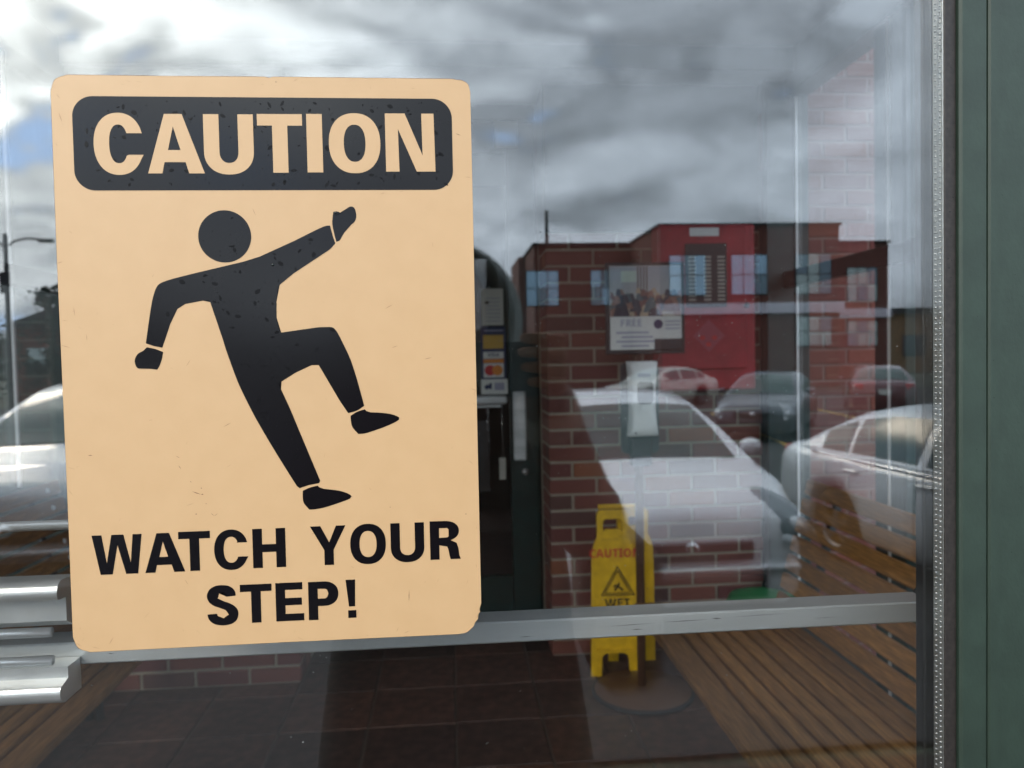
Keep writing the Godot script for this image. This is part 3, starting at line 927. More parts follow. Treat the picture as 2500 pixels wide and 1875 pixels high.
	dn.append(Vector2(1.0100, -0.0990))
	housing(d, dn, -0.2790)
	for y in [1.0585, 1.0378]:
		put("housing_ridge", tube_mesh([Vector3(-0.51, y, -0.0825), Vector3(-0.2905, y, -0.0825)], 0.0036, 10), M.bright_aluminium, d)
	# specks of dust and dried rain on the outer pane
	specks(d)

	var fl := MultiMesh.new()
	fl.transform_format = MultiMesh.TRANSFORM_3D
	fl.mesh = flat(outline("c -1000,0; -300,500; 700,300; c 1000,-100; 100,-600"))
	fl.instance_count = 260
	var fr := RandomNumberGenerator.new()
	fr.seed = 90
	for k in 260:
		var on_gasket := k < 110
		var fx := fr.randf_range(0.3345, 0.3412) if on_gasket else fr.randf_range(0.344, 0.43)
		var sc := lerpf(0.00012, 0.0011 if on_gasket else 0.0006, pow(fr.randf(), 3.0))
		fl.set_instance_transform(k, Transform3D(Basis(Vector3.BACK, fr.randf() * TAU) * Basis.from_scale(Vector3(sc, sc * fr.randf_range(0.4, 1.0), 1.0)), Vector3(fx, fr.randf_range(0.92, 1.5), 0.00226 if on_gasket else 0.00648)))
	var fm := MultiMeshInstance3D.new()
	fm.name = "frame_dirt"
	fm.multimesh = fl
	fm.material_override = M.rubber
	kind(fm, "stuff")
	d.add_child(fm)
	# frame, side lights and the brick front round the door
	var f := thing("door_frame", "green metal door frame at the right edge of the picture", "door frame")
	slab("jamb", Vector3(0.446, -0.005, -0.07), Vector3(0.54, 2.27, 0.012), M.frame_green, f)
	slab("jamb", Vector3(-0.726, -0.005, -0.07), Vector3(-0.632, 2.27, 0.012), M.frame_green, f)
	slab("head", Vector3(-0.63, 2.206, -0.07), Vector3(0.444, 2.27, 0.012), M.frame_green, f)
	slab("threshold", Vector3(-0.63, -0.15, -0.06), Vector3(0.444, -0.006, 0.118), M.aluminium, f)
	for s in [[0.542, 1.405, "right"], [-1.405, -0.728, "left"]]:
		var w := thing("side_light", "tall green framed side light %s of the entrance door" % s[2], "window")
		slab("stile", Vector3(s[0], -0.005, -0.06), Vector3(s[0] + 0.06, 2.27, 0.008), M.frame_green, w)
		slab("stile", Vector3(s[1] - 0.06, -0.005, -0.06), Vector3(s[1], 2.27, 0.008), M.frame_green, w)
		slab("rail", Vector3(s[0] + 0.062, -0.005, -0.06), Vector3(s[1] - 0.062, 0.14, 0.007), M.frame_green, w)
		slab("rail", Vector3(s[0] + 0.062, 2.14, -0.06), Vector3(s[1] - 0.062, 2.27, 0.007), M.frame_green, w)
		slab("pane", Vector3(s[0] + 0.0625, 0.141, -0.03), Vector3(s[1] - 0.0625, 2.139, -0.024), M.tinted_pane, w, 0.0003)
	var h := thing("fascia", "green fascia over the entrance", "fascia")
	slab("board", Vector3(-1.62, 2.272, -0.06), Vector3(1.62, 2.468, 0.05), M.frame_green, h)
	slab("roof_edge", Vector3(-1.7, 2.622, -2.6), Vector3(1.7, 2.90, 0.16), M.dark_green, h, 0.01)
	var cp := thing("added_shade_canopy", "unseen flat canopy added over the entrance to dim the vestibule", "canopy")  # out of view, added to keep sky light off the vestibule
	slab("deck", Vector3(-4.9, 3.02, -2.6), Vector3(1.75, 3.16, 1.25), M.dark_green, cp, 0.01)
	slab("gutter", Vector3(-4.9, 2.98, 1.255), Vector3(1.75, 3.20, 1.36), M.frame_green, cp, 0.01)
	for x in [-4.75, -2.4]:
		slab("column", Vector3(x - 0.08, LANDING, 1.08), Vector3(x + 0.08, 3.018, 1.24), M.frame_green, cp, 0.01)
	var b := thing("shop_building", "brick shop building behind the vestibule", "building")
	slab("upper_wall", Vector3(-14, 4.22, -9), Vector3(14, 6.2, WALL - 0.05), M.far_brick, b, 0.01)
	slab("left_wall", Vector3(-14, LOT, -9), Vector3(-4.02, 4.2, WALL - 0.05), M.far_brick, b, 0.01)
	slab("right_wall", Vector3(4.02, LOT, -9), Vector3(14, 4.2, WALL - 0.05), M.far_brick, b, 0.01)
	slab("middle_wall", Vector3(-4, 2.91, -9), Vector3(4, 4.2, WALL - 0.36), M.far_brick, b, 0.01)

func housing(d: Node3D, prof: PackedVector2Array, x1: float):
	# a profile given as (y, z), run along x to the cut end at x1
	var poly := PackedVector2Array()
	for p in prof:
		poly.append(Vector2(p.y, p.x))
	var st := begin()
	add_prism(st, poly, 0.0, 0.235)
	# prism axes: x -> z, y -> y, z -> x
	var o := put("exit_bar_housing", done(st), M.bright_aluminium, d)
	o.transform = Transform3D(Basis(Vector3(0, 0, 1), Vector3(0, 1, 0), Vector3(-1, 0, 0)), Vector3(x1, 0, 0))

func specks(d: Node3D):
	for e in [["dust_specks", 1600, M.dust_light, 0.00010, 0.00042, 61], ["rain_specks", 420, M.dust_dark, 0.00016, 0.0006, 62]]:
		var st := begin()
		st.add_vertex(Vector3.ZERO)
		var poly := PackedVector2Array()
		var r := RandomNumberGenerator.new()
		r.seed = e[5]
		for k in 7:
			var a := TAU * k / 7
			poly.append(Vector2(cos(a) * r.randf_range(0.5, 1.3), sin(a) * r.randf_range(0.4, 1.0)))
		var m := flat(poly)
		var mm := MultiMesh.new()
		mm.transform_format = MultiMesh.TRANSFORM_3D
		mm.mesh = m
		mm.instance_count = e[1]
		for k in e[1]:
			var p := Vector2(r.randf_range(-0.30, 0.325), r.randf_range(0.95, 1.52))
			if r.randf() < 0.55:
				p = Vector2(0.12 + r.randfn(0.0, 0.09), 1.26 + r.randfn(0.0, 0.08))
				p.x = clampf(p.x, -0.3, 0.325)
			var sc := lerpf(e[3], e[4], pow(r.randf(), 3.0))
			var bs := Basis(Vector3.BACK, r.randf() * TAU).scaled(Vector3.ONE)
			bs = bs * Basis.from_scale(Vector3(sc * r.randf_range(0.6, 1.5), sc * r.randf_range(0.5, 1.0), 1.0))
			mm.set_instance_transform(k, Transform3D(bs, Vector3(p.x, p.y, 0.0003)))
		var mi := MultiMeshInstance3D.new()
		mi.name = e[0]
		mi.multimesh = mm
		mi.material_override = e[2]
		kind(mi, "stuff")
		d.add_child(mi)

# ------------------------------------------------------------------ the caution sign
func caution_sign():
	var s := thing("caution_sign", "faded caution sign with a falling figure reading WATCH YOUR STEP", "sign", Vector3(-0.10902, 1.24999, 0.0008))
	var o := outline("c 116,177.0; c 119.0,176.2; c 121.0,176.5; 125.4,174.0; c 127.0,169.0; c 127.1,100; c 126.9,0; c 126.9,-80; c 127.0,-158; c 125.7,-161.5; c 126.2,-163.5; c 124.2,-166.0; c 124.8,-168.0; c 122.2,-170.8; c 121.6,-173.0; 117.0,-176.6; c 112.0,-177.4; c 0,-177.1; c -116.5,-177.3; -123.6,-174.3; c -126.6,-167.4; c -126.6,-60; c -127.2,60; c -127.0,167.4; -124.2,174.3; c -117.2,177.2; c -61,177.0; c 0,177.2; c 2.5,176.5; c 5,177.2; c 60,177.1; c 62,176.6; c 64,177.1")
	put("sheet", prism(o, 0.0, 0.0009), M.sign_cream, s)
	var edge := begin()
	for k in o.size():
		var a := o[k] * 1.0012
		var b := o[(k + 1) % o.size()] * 1.0012
		quad(edge, v3(a, 0.0001), v3(b, 0.0001), v3(b, 0.0008), v3(a, 0.0008), v3(a + b))
	put("cut_edge", done(edge), M.sign_edge, s)
	var z := 0.00105
	put("banner", flat(rounded_at(Vector2(0, 136.0) * 0.001, 0.2300, 0.0570, 0.0122)), M.sign_black, s, Vector3(0, 0, z))
	# falling figure
	var falling := outline("-67.2,50.3; -61.1,52.7; -49.0,55.8; -28.8,60.5; -15.2,63.7; -5.0,66.9; 5.3,71.4; 15.6,76.3; 26.0,81.4; 31.5,84.0; 35.0,85.3; c 37.4,85.4; 38.9,78.8; c 40.3,74.3; 36.7,70.5; 25.5,63.3; 15.1,56.5; 6.7,50.0; 4.4,47.3; 3.4,41.0; 2.8,33.4; 3.0,27.2; 4.1,21.3; c 5.4,19.0; 10.6,19.6; 20.9,20.8; 28.4,21.9; 36.7,21.9; 37.9,21.3; 39.9,18.8; 43.8,10.7; 47.7,1.5; 50.9,-9.1; 53.4,-19.0; c 55.6,-28.2; 51.0,-31.1; c 45.4,-32.6; 39.4,-22.8; 32.9,-10.1; c 27.3,-0.7; 23.5,-1.8; 15.8,-5.1; 6.8,-10.2; c 2.8,-13.2; 9.0,-27.7; 16.7,-48.2; 23.1,-65.3; c 26.9,-75.0; 26.2,-76.4; 19.3,-77.6; c 14.0,-79.3; 12.4,-78.0; 3.9,-63.3; -5.2,-46.9; -12.9,-32.0; -19.3,-17.9; -22.4,-10.2; -28.0,7.2; -31.6,20.4; -35.1,32.6; c -37.5,39.7; -42.9,39.5; -49.6,38.3; -53.6,37.1; -57.1,34.6; -59.2,31.6; -62.1,24.1; -64.3,17.9; c -66.9,10.9; -71.8,12.0; c -76.6,13.7; -75.5,20.2; -73.4,32.5; -71.5,41.4; -69.6,47.1")
	put("falling_body", flat(falling), M.sign_black, s, Vector3(0, 0, z))
	put("falling_head", flat(arc(Vector2(-27.07, 79.1) * 0.001, 0.0160, 0.0161, 0, 354, 59)), M.sign_black, s, Vector3(0, 0, z))
	put("falling_hand", flat(outline("c -76.1,11.3; -71.2,10.2; c -66.5,8.2; -67.4,3.6; -69.2,-0.9; c -70.4,-2.7; -75.6,-1.9; -81.9,-1.6; -83.4,1.2; -83.5,3.9; -81.6,7.3; -78.2,9.3")), M.sign_black, s, Vector3(0, 0, z))
	put("falling_hand", flat(outline("c 39.6,93.9; 41.4,94.3; 43.1,93.9; c 44.3,92.9; 46.9,95.0; 50.1,97.2; 52.5,96.6; 53.6,93.6; 53.7,90.5; 52.6,87.7; 49.4,85.0; 45.9,80.8; 43.0,76.0; c 41.0,75.3; 39.7,80.9; 38.8,86.4; 39.1,90.5")), M.sign_black, s, Vector3(0, 0, z))
	put("falling_shoe", flat(outline("c 46.9,-34.3; 51.0,-31.9; c 55.9,-30.4; 56.9,-31.6; 59.3,-32.4; 64.2,-32.7; 70.4,-33.5; 74.6,-34.7; 77.4,-36.2; 77.2,-37.6; 73.1,-39.9; 65.3,-42.9; 55.5,-45.8; c 51.4,-46.0; 47.9,-41.7; 47.0,-37.8")), M.sign_black, s, Vector3(0, 0, z))
	put("falling_shoe", flat(outline("c 15.9,-80.9; 20.3,-79.1; c 25.2,-78.0; 26.2,-79.3; 27.9,-80.0; 33.4,-80.8; 38.9,-81.8; 43.8,-83.6; 46.2,-85.5; 45.1,-87.0; 38.7,-89.3; 29.0,-92.1; 22.7,-93.1; c 19.6,-93.1; 16.3,-88.8; 15.7,-84.9")), M.sign_black, s, Vector3(0, 0, z))
	# letters: character, left, right, foot, top in millimetres; then the sizes of the strokes
	var big := [["C", -103.0, -73.8, 116.9, 154.5], ["A", -71.5, -37.7, 117.8, 154.0], ["U", -37.8, -7.8, 117.1, 154.0], ["T", -5.4, 22.0, 118.2, 154.3], ["I", 24.6, 34.2, 118.4, 154.5], ["O", 38.1, 69.9, 117.9, 155.1], ["N", 73.1, 104.0, 118.9, 155.1]]
	var low := [["W", -113.2, -83.3, -129.2, -104.5], ["A", -81.8, -57.7, -129.2, -104.5], ["T", -61.3, -42.0, -129.1, -104.2], ["C", -39.7, -18.9, -129.5, -103.9], ["H", -16.1, 4.2, -129.0, -104.1], ["Y", 19.6, 41.8, -128.9, -103.9], ["O", 44.5, 66.9, -129.4, -103.5], ["U", 70.0, 91.3, -129.2, -103.8], ["R", 95.0, 114.5, -128.4, -103.5],
		["S", -45.1, -26.2, -164.4, -138.9], ["T", -24.8, -5.3, -163.7, -139.2], ["E", -2.9, 14.5, -163.6, -139.1], ["P", 17.4, 36.2, -163.8, -139.3], ["!", 40.9, 47.2, -163.5, -138.9]]
	for e in big:
		put("letter", glyph(e, 9.3, 7.1), M.sign_cream, s, Vector3(0, 0, z + 0.0002))
	for e in low:
		put("letter", glyph(e, 5.9, 4.6), M.sign_black, s, Vector3(0, 0, z))
	# dried rain marks on the black print, scratches on the cream
	var r := RandomNumberGenerator.new()
	r.seed = 44
	var mm := MultiMesh.new()
	mm.transform_format = MultiMesh.TRANSFORM_3D
	mm.mesh = flat(outline("c -1000,0; -500,600; 300,800; 900,300; 1000,-300; 200,-800; -600,-500"))
	var spots := []
	var body: PackedVector2Array = Geometry2D.offset_polygon(falling, -0.0014)[0]
	for k in 3000:
		var p := Vector2(r.randf_range(-0.113, 0.113), r.randf_range(-0.07, 0.162))
		var in_banner := absf(p.x) < 0.111 and absf(p.y - 0.136) < 0.026
		var in_head := p.distance_to(Vector2(-0.027, 0.0791)) < 0.0145
		if in_banner or in_head or Geometry2D.is_point_in_polygon(p, body):
			spots.append(p)
		if spots.size() > 330:
			break
	mm.instance_count = spots.size()
	for k in spots.size():
		var sc := lerpf(0.0004, 0.0021, pow(r.randf(), 2.6))
		var bs := Basis(Vector3.BACK, r.randf() * TAU) * Basis.from_scale(Vector3(sc, sc * r.randf_range(0.45, 0.9), 1.0))
		mm.set_instance_transform(k, Transform3D(bs, v3(spots[k], z + 0.00012)))
	var mi := MultiMeshInstance3D.new()
	mi.name = "rain_marks"
	mi.multimesh = mm
	mi.material_override = M.sign_spot
	kind(mi, "stuff")
	s.add_child(mi)
	for q in [[-52.0, -79.0, -46.5, -81.2, 0.22], [-46.5, -81.2, -45.0, -81.0, 0.30], [-46.4, -77.4, -46.0, -77.0, 0.4], [-52.8, -72.6, -52.2, -73.4, 0.18], [-59.6, -62.4, -58.0, -65.0, 0.14], [-61.0, -56.6, -58.6, -57.8, 0.12], [-50.4, -93.4, -49.4, -93.3, 0.3], [-44.0, -87.2, -43.2, -87.0, 0.2], [-113.4, -54.6, -110.6, -54.7, 0.22], [81.0, -147.0, 80.6, -155.0, 0.14], [-41.0, -93.0, -39.0, -95.0, 0.1], [-39.0, -95.0, -36.5, -93.4, 0.1], [117.0, 143.0, 120.5, 141.6, 0.14], [118.0, -99.6, 118.8, -99.4, 0.35], [70, -93.4, 70.4, -93.2, 0.35], [6.5, 174.2, 7.2, 173.8, 0.35]]:
		var a := Vector2(q[0], q[1]) * 0.001
		var b := Vector2(q[2], q[3]) * 0.001
		var nn: Vector2 = (b - a).orthogonal().normalized() * q[4] * 0.001
		put("scratch", flat(PackedVector2Array([a, (a + b) / 2 + nn, b, (a + b) / 2 - nn])), M.scratch, s, Vector3(0, 0, z + 0.0001))
	var wm := MultiMesh.new()
	wm.transform_format = MultiMesh.TRANSFORM_3D
	wm.mesh = flat(outline("c -1000,0; 0,60; c 1000,0; 0,-70"))
	wm.instance_count = 240
	for k in 240:
		var p := Vector2(r.randf_range(-0.124, 0.124), r.randf_range(-0.174, 0.174))
		if r.randf() < 0.5:
			if r.randf() < 0.5:
				p.x = signf(p.x) * (0.126 - absf(r.randfn(0, 0.004)))
			else:
				p.y = signf(p.y) * (0.1755 - absf(r.randfn(0, 0.004)))
		var sc := lerpf(0.0003, 0.0032, pow(r.randf(), 4.0))
		wm.set_instance_transform(k, Transform3D(Basis(Vector3.BACK, r.randfn(0.6, 1.1)) * Basis.from_scale(Vector3(sc, sc * r.randf_range(0.3, 1.2), 1.0)), v3(p, 0.00098)))
	var wi := MultiMeshInstance3D.new()
	wi.name = "surface_wear"
	wi.multimesh = wm
	wi.material_override = M.wear
	kind(wi, "stuff")
	s.add_child(wi)
	for q in [Vector2(1.55, 61.3), Vector2(40.9, 93.3)]:
		var drop := SphereMesh.new()
		drop.radius = 0.0009
		drop.height = 0.0018
		put("water_drop", drop, M.dark_glass, s, v3(q * 0.001, z))

func rounded_at(c: Vector2, w: float, h: float, r: float) -> PackedVector2Array:
	var out := PackedVector2Array()
	for p in rounded(w, h, r, 12):
		out.append(p + c)
	return out

func glyph(e: Array, stem: float, thin: float) -> ArrayMesh:
	var w: float = e[2] - e[1]
	var h: float = e[4] - e[3]
	var s: float = stem / w
	var t: float = thin / h
	var outer := PackedVector2Array()
	var hole := PackedVector2Array()
	var more := PackedVector2Array()
	var c := Vector2(0.5, 0.5)
	match e[0]:
		"I":
			outer = pts("0,0;1,0;1,1;0,1")
		"T":
			outer = PackedVector2Array([Vector2(0.5 - s / 2, 0), Vector2(0.5 + s / 2, 0), Vector2(0.5 + s / 2, 1 - t), Vector2(1, 1 - t), Vector2(1, 1), Vector2(0, 1), Vector2(0, 1 - t), Vector2(0.5 - s / 2, 1 - t)])
		"A":
			outer = pts("0,0;.25,0;.295,.19;.665,.19;.724,0;1,0;.622,1;.31,1")
			hole = pts(".362,.393;.583,.393;.46,.79")
		"N":
			outer = pts("0,0;.27,0;.257,.735;.62,0;1,0;.985,1;.735,1;.745,.28;.40,1;0,1")
		"W":
			outer = pts("0,1;.195,1;.285,.28;.395,1;.635,1;.765,.28;.82,1;1,1;.905,0;.665,0;.51,.74;.395,0;.155,0")
		"H":
			outer = PackedVector2Array([Vector2(0, 0), Vector2(s, 0), Vector2(s, 0.40), Vector2(1 - s, 0.40), Vector2(1 - s, 0), Vector2(1, 0), Vector2(1, 1), Vector2(1 - s, 1), Vector2(1 - s, 0.60), Vector2(s, 0.60), Vector2(s, 1), Vector2(0, 1)])
		"Y":
			outer = pts(".385,0;.65,0;.65,.385;1,1;.73,1;.53,.58;.29,1;0,1;.385,.385")
		"E":
			outer = PackedVector2Array([Vector2(0, 0), Vector2(1, 0), Vector2(1, t), Vector2(s, t), Vector2(s, 0.41), Vector2(0.93, 0.41), Vector2(0.93, 0.60), Vector2(s, 0.60), Vector2(s, 1 - t), Vector2(0.96, 1 - t), Vector2(0.96, 1), Vector2(0, 1)])
		"!":
			outer = pts(".28,.30;.89,.30;.96,1;0,1")
			more = pts(".19,0;1,0;1,.20;.19,.20")
		"O":
			return strip_glyph(arc(c, 0.5, 0.5, 0, 360, 72, 2.25), arc(c, 0.5 - s * 0.99, 0.5 - t, 0, 360, 72, 2.3), e)
		"U":
			var o := PackedVector2Array([Vector2(0, 1)])
			o.append_array(arc(Vector2(0.5, 0.38), 0.5, 0.38, 180, 360, 36, 2.2))
			o.append(Vector2(1, 1))
			var i := PackedVector2Array([Vector2(s, 1)])
			i.append_array(arc(Vector2(0.5, 0.38), 0.5 - s, 0.38 - t, 180, 360, 36, 2.2))
			i.append(Vector2(1 - s, 1))
			return strip_glyph(o, i, e)
		"C":
			var o := arc(c, 0.5, 0.5, 24, 336, 60, 2.2)
			var i := arc(c, 0.5 - s * 0.98, 0.5 - t, 30, 330, 60, 2.3)
			o[0] = Vector2(0.978, 0.672)
			i[0] = Vector2(0.665, 0.672)
			o[60] = Vector2(1.0, 0.324)
			i[60] = Vector2(0.70, 0.324)
			return strip_glyph(o, i, e)
		"S":
			return scaled_glyph([outline("c 930,725; c 637,708; 622,765; 570,806; 490,818; 395,797; 335,740; 348,675; 450,625; 560,592; 700,553; 880,470; 985,365; 1000,255; 950,130; 810,40; 600,0; 440,0; 250,30; 100,100; 20,200; c 0,285; c 310,295; 328,238; 405,190; 520,176; 630,203; 690,265; 670,330; 590,378; 400,438; 200,500; 60,595; 0,720; 30,830; 120,925; 300,990; 500,1000; 700,978; 850,905; 920,810")], e)
		"R", "P":
			var full: bool = e[0] == "P"
			var yb: float = 0.36 if full else 0.37
			var mid: float = (1.0 + yb) / 2.0 if full else 0.74
			var rx: float = 0.48
			var ry: float = (1.0 - yb) / 2.0 if full else 0.26
			outer = PackedVector2Array([Vector2(0, 0), Vector2(s, 0), Vector2(s, yb)])
			if full:
				outer.append_array(arc(Vector2(1 - rx, mid), rx, ry, -90, 90, 24, 2.2))
			else:
				outer.append_array(pts(".47,.37;.56,.33;.60,.25;.63,.10;.665,0;1,0;.955,.10;.93,.28;.87,.42;.68,.495"))
				outer.append_array(arc(Vector2(0.955 - rx, mid), rx, ry, -50, 90, 20, 2.2))
			outer.append(Vector2(0, 1))
			var hy: float = 0.555 if full else 0.565
			hole.append(Vector2(s, hy))
			hole.append_array(arc(Vector2(0.52, (hy + 1 - t) / 2), (0.67 if full else 0.65) - 0.52, (1 - t - hy) / 2, -90, 90, 16, 2.2))
			hole.append(Vector2(s, 1 - t))
	var list := [outer]
	if hole.size():
		list = split_hole(outer, hole)
	if more.size():
		list.append(more)
	return scaled_glyph(list, e, 1.0)

func strip_glyph(o: PackedVector2Array, i: PackedVector2Array, e: Array) -> ArrayMesh:
	var list := []
	for k in o.size() - 1:
		list.append(PackedVector2Array([o[k], o[k + 1], i[k + 1], i[k]]))
	var st := begin()
	for q in list:
		var v := []
		for p in q:
			v.append(Vector3(lerpf(e[1], e[2], p.x), lerpf(e[3], e[4], p.y), 0) * 0.001)
		quad(st, v[0], v[1], v[2], v[3], Vector3.BACK)
	return done(st)

func pts(text: String) -> PackedVector2Array:
	var out := PackedVector2Array()
	for s in text.split(";"):
		var f := s.split_floats(",")
		out.append(Vector2(f[0], f[1]))
	return out

func scaled_glyph(list: Array, e: Array, unit := 1.0) -> ArrayMesh:
	var st := begin()
	for poly in list:
		var q := PackedVector2Array()
		for p in poly:
			q.append(Vector2(lerpf(e[1], e[2], p.x / unit), lerpf(e[3], e[4], p.y / unit)) * 0.001)
		add_flat(st, q, 0.0)
	return done(st)

# ------------------------------------------------------------------ the far side of the car park (seen in the glass)
func street():
	var b := thing("office_building", "red brick office building with blue windows mirrored in the glass", "building", Vector3(0, LOT, 0))
	wing(b, 5.4, 28.2, 46.7, 58.0, 8.8)
	wing(b, 11.4, 21.4, 40.0, 46.69, 8.8)
	wing(b, 4.95, 5.39, 52.0, 58.0, 8.8)
	# windows: upper and lower rows on both fronts
	for e in [[46.68, [5.0 + 0.9, 9.9, 26.4]], [39.98, [12.9, 16.3, 19.9]]]:
		for x in e[1]:
			office_window(b, x, e[0], 6.15, 2.05, 2.2, M.window_blue if x < 18 else M.window_pale)
			if x > 18:
				office_window(b, x, e[0], 3.05, 2.05, 1.65, M.window_pale)
	slab("band", Vector3(11.2, 4.05, 39.80), Vector3(21.6, 4.62, 39.99), M.band, b, 0.01)
	slab("band", Vector3(21.7, 4.05, 46.5), Vector3(28.3, 4.62, 46.69), M.band, b, 0.01)
	slab("coping", Vector3(5.3, 8.8, 46.5), Vector3(28.3, 8.92, 58.1), M.dark_metal, b, 0.01)
	slab("coping", Vector3(11.3, 8.8, 39.85), Vector3(21.5, 8.92, 46.48), M.dark_metal, b, 0.01)
	put("roof_mast", tube_mesh([Vector3(6.3, 8.9, 47.2), Vector3(6.3, 11.0, 47.2)], 0.11, 8), M.dark_metal, b)
	var t := thing("tan_building", "low tan building beyond the silver car", "building", Vector3(0, LOT, 0))
	slab("wall", Vector3(36.5, 0.0, 62), Vector3(64, 5.0, 72), M.far_tan, t, 0.02)
	slab("roof", Vector3(36.0, 5.02, 61.6), Vector3(64.5, 5.5, 72.4), M.dark_metal, t, 0.02)
	for k in 5:
		slab("window", Vector3(38.5 + 5 * k, 1.4, 61.94), Vector3(40.6 + 5 * k, 3.2, 61.995), M.dark_glass, t, 0.0)
	var h := thing("brick_house", "dark brick house behind the bare tree at the left edge", "house", Vector3(0, LOT, 0))
	slab("wall", Vector3(-24.5, 0.0, 45), Vector3(-17.6, 4.2, 53), M.far_brick, h, 0.02)
	put("roof", prism(PackedVector2Array([Vector2(-25, 4.22), Vector2(-17.2, 4.22), Vector2(-21, 5.6)]), 44.6, 53.4), M.dark_metal, h)
	for k in 2:
		slab("window", Vector3(-23.6 + 3.2 * k, 1.6, 44.94), Vector3(-22.0 + 3.2 * k, 3.0, 44.995), M.window_pale, h, 0.0)
	# hills
	var hm := begin(true)
	var n := FastNoiseLite.new()
	n.seed = 4
	n.frequency = 0.008
	for k in 80:
		var p := []
		for j in [k, k + 1]:
			var x: float = -330.0 + j * 9.0
			var y: float = 15.0 + 10.0 * n.get_noise_1d(x * 1.4)
			p.append([Vector3(x, LOT, 330), Vector3(x, y, 400), Vector3(x, LOT, 520)])
		for q in 2:
			quad(hm, p[0][q], p[1][q], p[1][q + 1], p[0][q + 1], Vector3(0, 1, -1.0 if q == 0 else 1.0))
	kind(put("hills", done(hm), M.hill), "structure")
	# street lamp
	var l := thing("street_lamp", "tall street lamp with a curved arm at the left edge", "street lamp", Vector3(-16.45, LOT, 30.0))
	put("pole", tube_mesh([Vector3(0, 0, 0), Vector3(0, 3.6, 0), Vector3(0, 6.95, 0)], 0.11, 12, 0.08), M.dark_metal, l)
	put("arm", tube_mesh([Vector3(0, 6.45, 0), Vector3(0.35, 6.68, 0), Vector3(0.8, 6.78, 0), Vector3(1.25, 6.72, 0)], 0.045, 8), M.dark_metal, l)
	put("arm", tube_mesh([Vector3(0, 6.45, 0), Vector3(-0.35, 6.68, 0), Vector3(-0.8, 6.78, 0), Vector3(-1.25, 6.72, 0)], 0.045, 8), M.dark_metal, l)
	for s in [1.0, -1.0]:
		put("lamp_head", box(Vector3(0.55, 0.13, 0.26), 0.05), M.dark_metal, l, Vector3(1.45 * s, 6.68, 0))
	slab("sign_box", Vector3(-0.16, 4.7, -0.2), Vector3(0.16, 5.5, -0.1), M.dark_metal, l)
	# trees
	tree("tall dark conifer with a tufted top at the left edge", Vector3(-15.4, LOT, 31.0), 4.9, 0.8, 3, 2)
	tree("dark bushy tree left of the tufted conifer", Vector3(-18.2, LOT, 31.5), 3.4, 1.9, 4, 0)
	tree("mid green bushy tree by the brick house", Vector3(-13.2, LOT, 34.0), 3.5, 1.7, 5, 1)
	tree("tall thin evergreen behind the bushy trees", Vector3(-16.9, LOT, 36.0), 4.2, 1.4, 6, 2)
	tree("low golden shrub before the tan building", Vector3(39.2, LOT, 55.0), 2.6, 2.3, 8, 3)
	tree("dark green tree behind the golden shrub", Vector3(47.0, LOT, 58.0), 5.2, 2.6, 9, 2)

func wing(b: Node3D, x0: float, x1: float, z0: float, z1: float, h: float):
	slab("wall", Vector3(x0, 0.0, z0), Vector3(x1, h - 0.002, z1), M.far_brick, b, 0.02)

func office_window(b: Node3D, x: float, z: float, y: float, w: float, h: float, m: Material):
	var f := slab("window", Vector3(x - w / 2, y - h / 2, z - 0.05), Vector3(x + w / 2, y + h / 2, z + 0.015), M.dark_metal, b, 0.01)
	for k in 3:
		for j in 2:
			var pw := (w - 0.24) / 3
			var ph := (h - 0.18) / 2
			put("pane", box(Vector3(pw, ph, 0.03), 0.0), M.window_dark if rng.randf() < 0.2 else m, f, Vector3((k - 1) * (pw + 0.06), (j - 0.5) * (ph + 0.06), -0.03))

func tree(label: String, at: Vector3, h: float, r: float, seed_: int, leaf: int):
	var t := thing("shrub" if h < 3.0 else "tree", label, "shrub" if h < 3.0 else "tree", at)
	var rr := RandomNumberGenerator.new()
	rr.seed = seed_
	var st := begin(true)
	tube(st, [Vector3.ZERO, Vector3(0.05, h * 0.5, 0.03), Vector3(0, h * 0.96, 0)], 0.14, 8, 0.02)
	var tips := []
	for k in 26:
		var y := h * rr.randf_range(0.22, 0.98)
		var a := rr.randf() * TAU
		var reach := r * (1.15 - 0.75 * y / h) * rr.randf_range(0.5, 1.0)
		var tip := Vector3(cos(a) * reach, y + 0.25 * reach, sin(a) * reach)
		tube(st, [Vector3(0, y - 0.1 * h * 0.3, 0), tip], 0.035, 5, 0.008)
		tips.append(tip)
	put("trunk", done(st), M.bark, t)
	var lf := begin()
	for k in 900:
		var c: Vector3 = tips[rr.randi_range(0, tips.size() - 1)]
		c += Vector3(rr.randfn(0, 0.24), rr.randfn(0, 0.20), rr.randfn(0, 0.24)) * r * 0.8
		var u := Vector3(rr.randfn(), rr.randfn(), rr.randfn()).normalized() * rr.randf_range(0.06, 0.14)
		var v := u.cross(Vector3(rr.randfn(), rr.randfn(), rr.randfn())).normalized() * rr.randf_range(0.05, 0.11)
		quad(lf, c - u, c - v, c + u, c + v, u.cross(v))
	kind(put("crown", done(lf), M.shrub_gold if leaf == 3 else M["leaf%d" % leaf], t), "stuff")

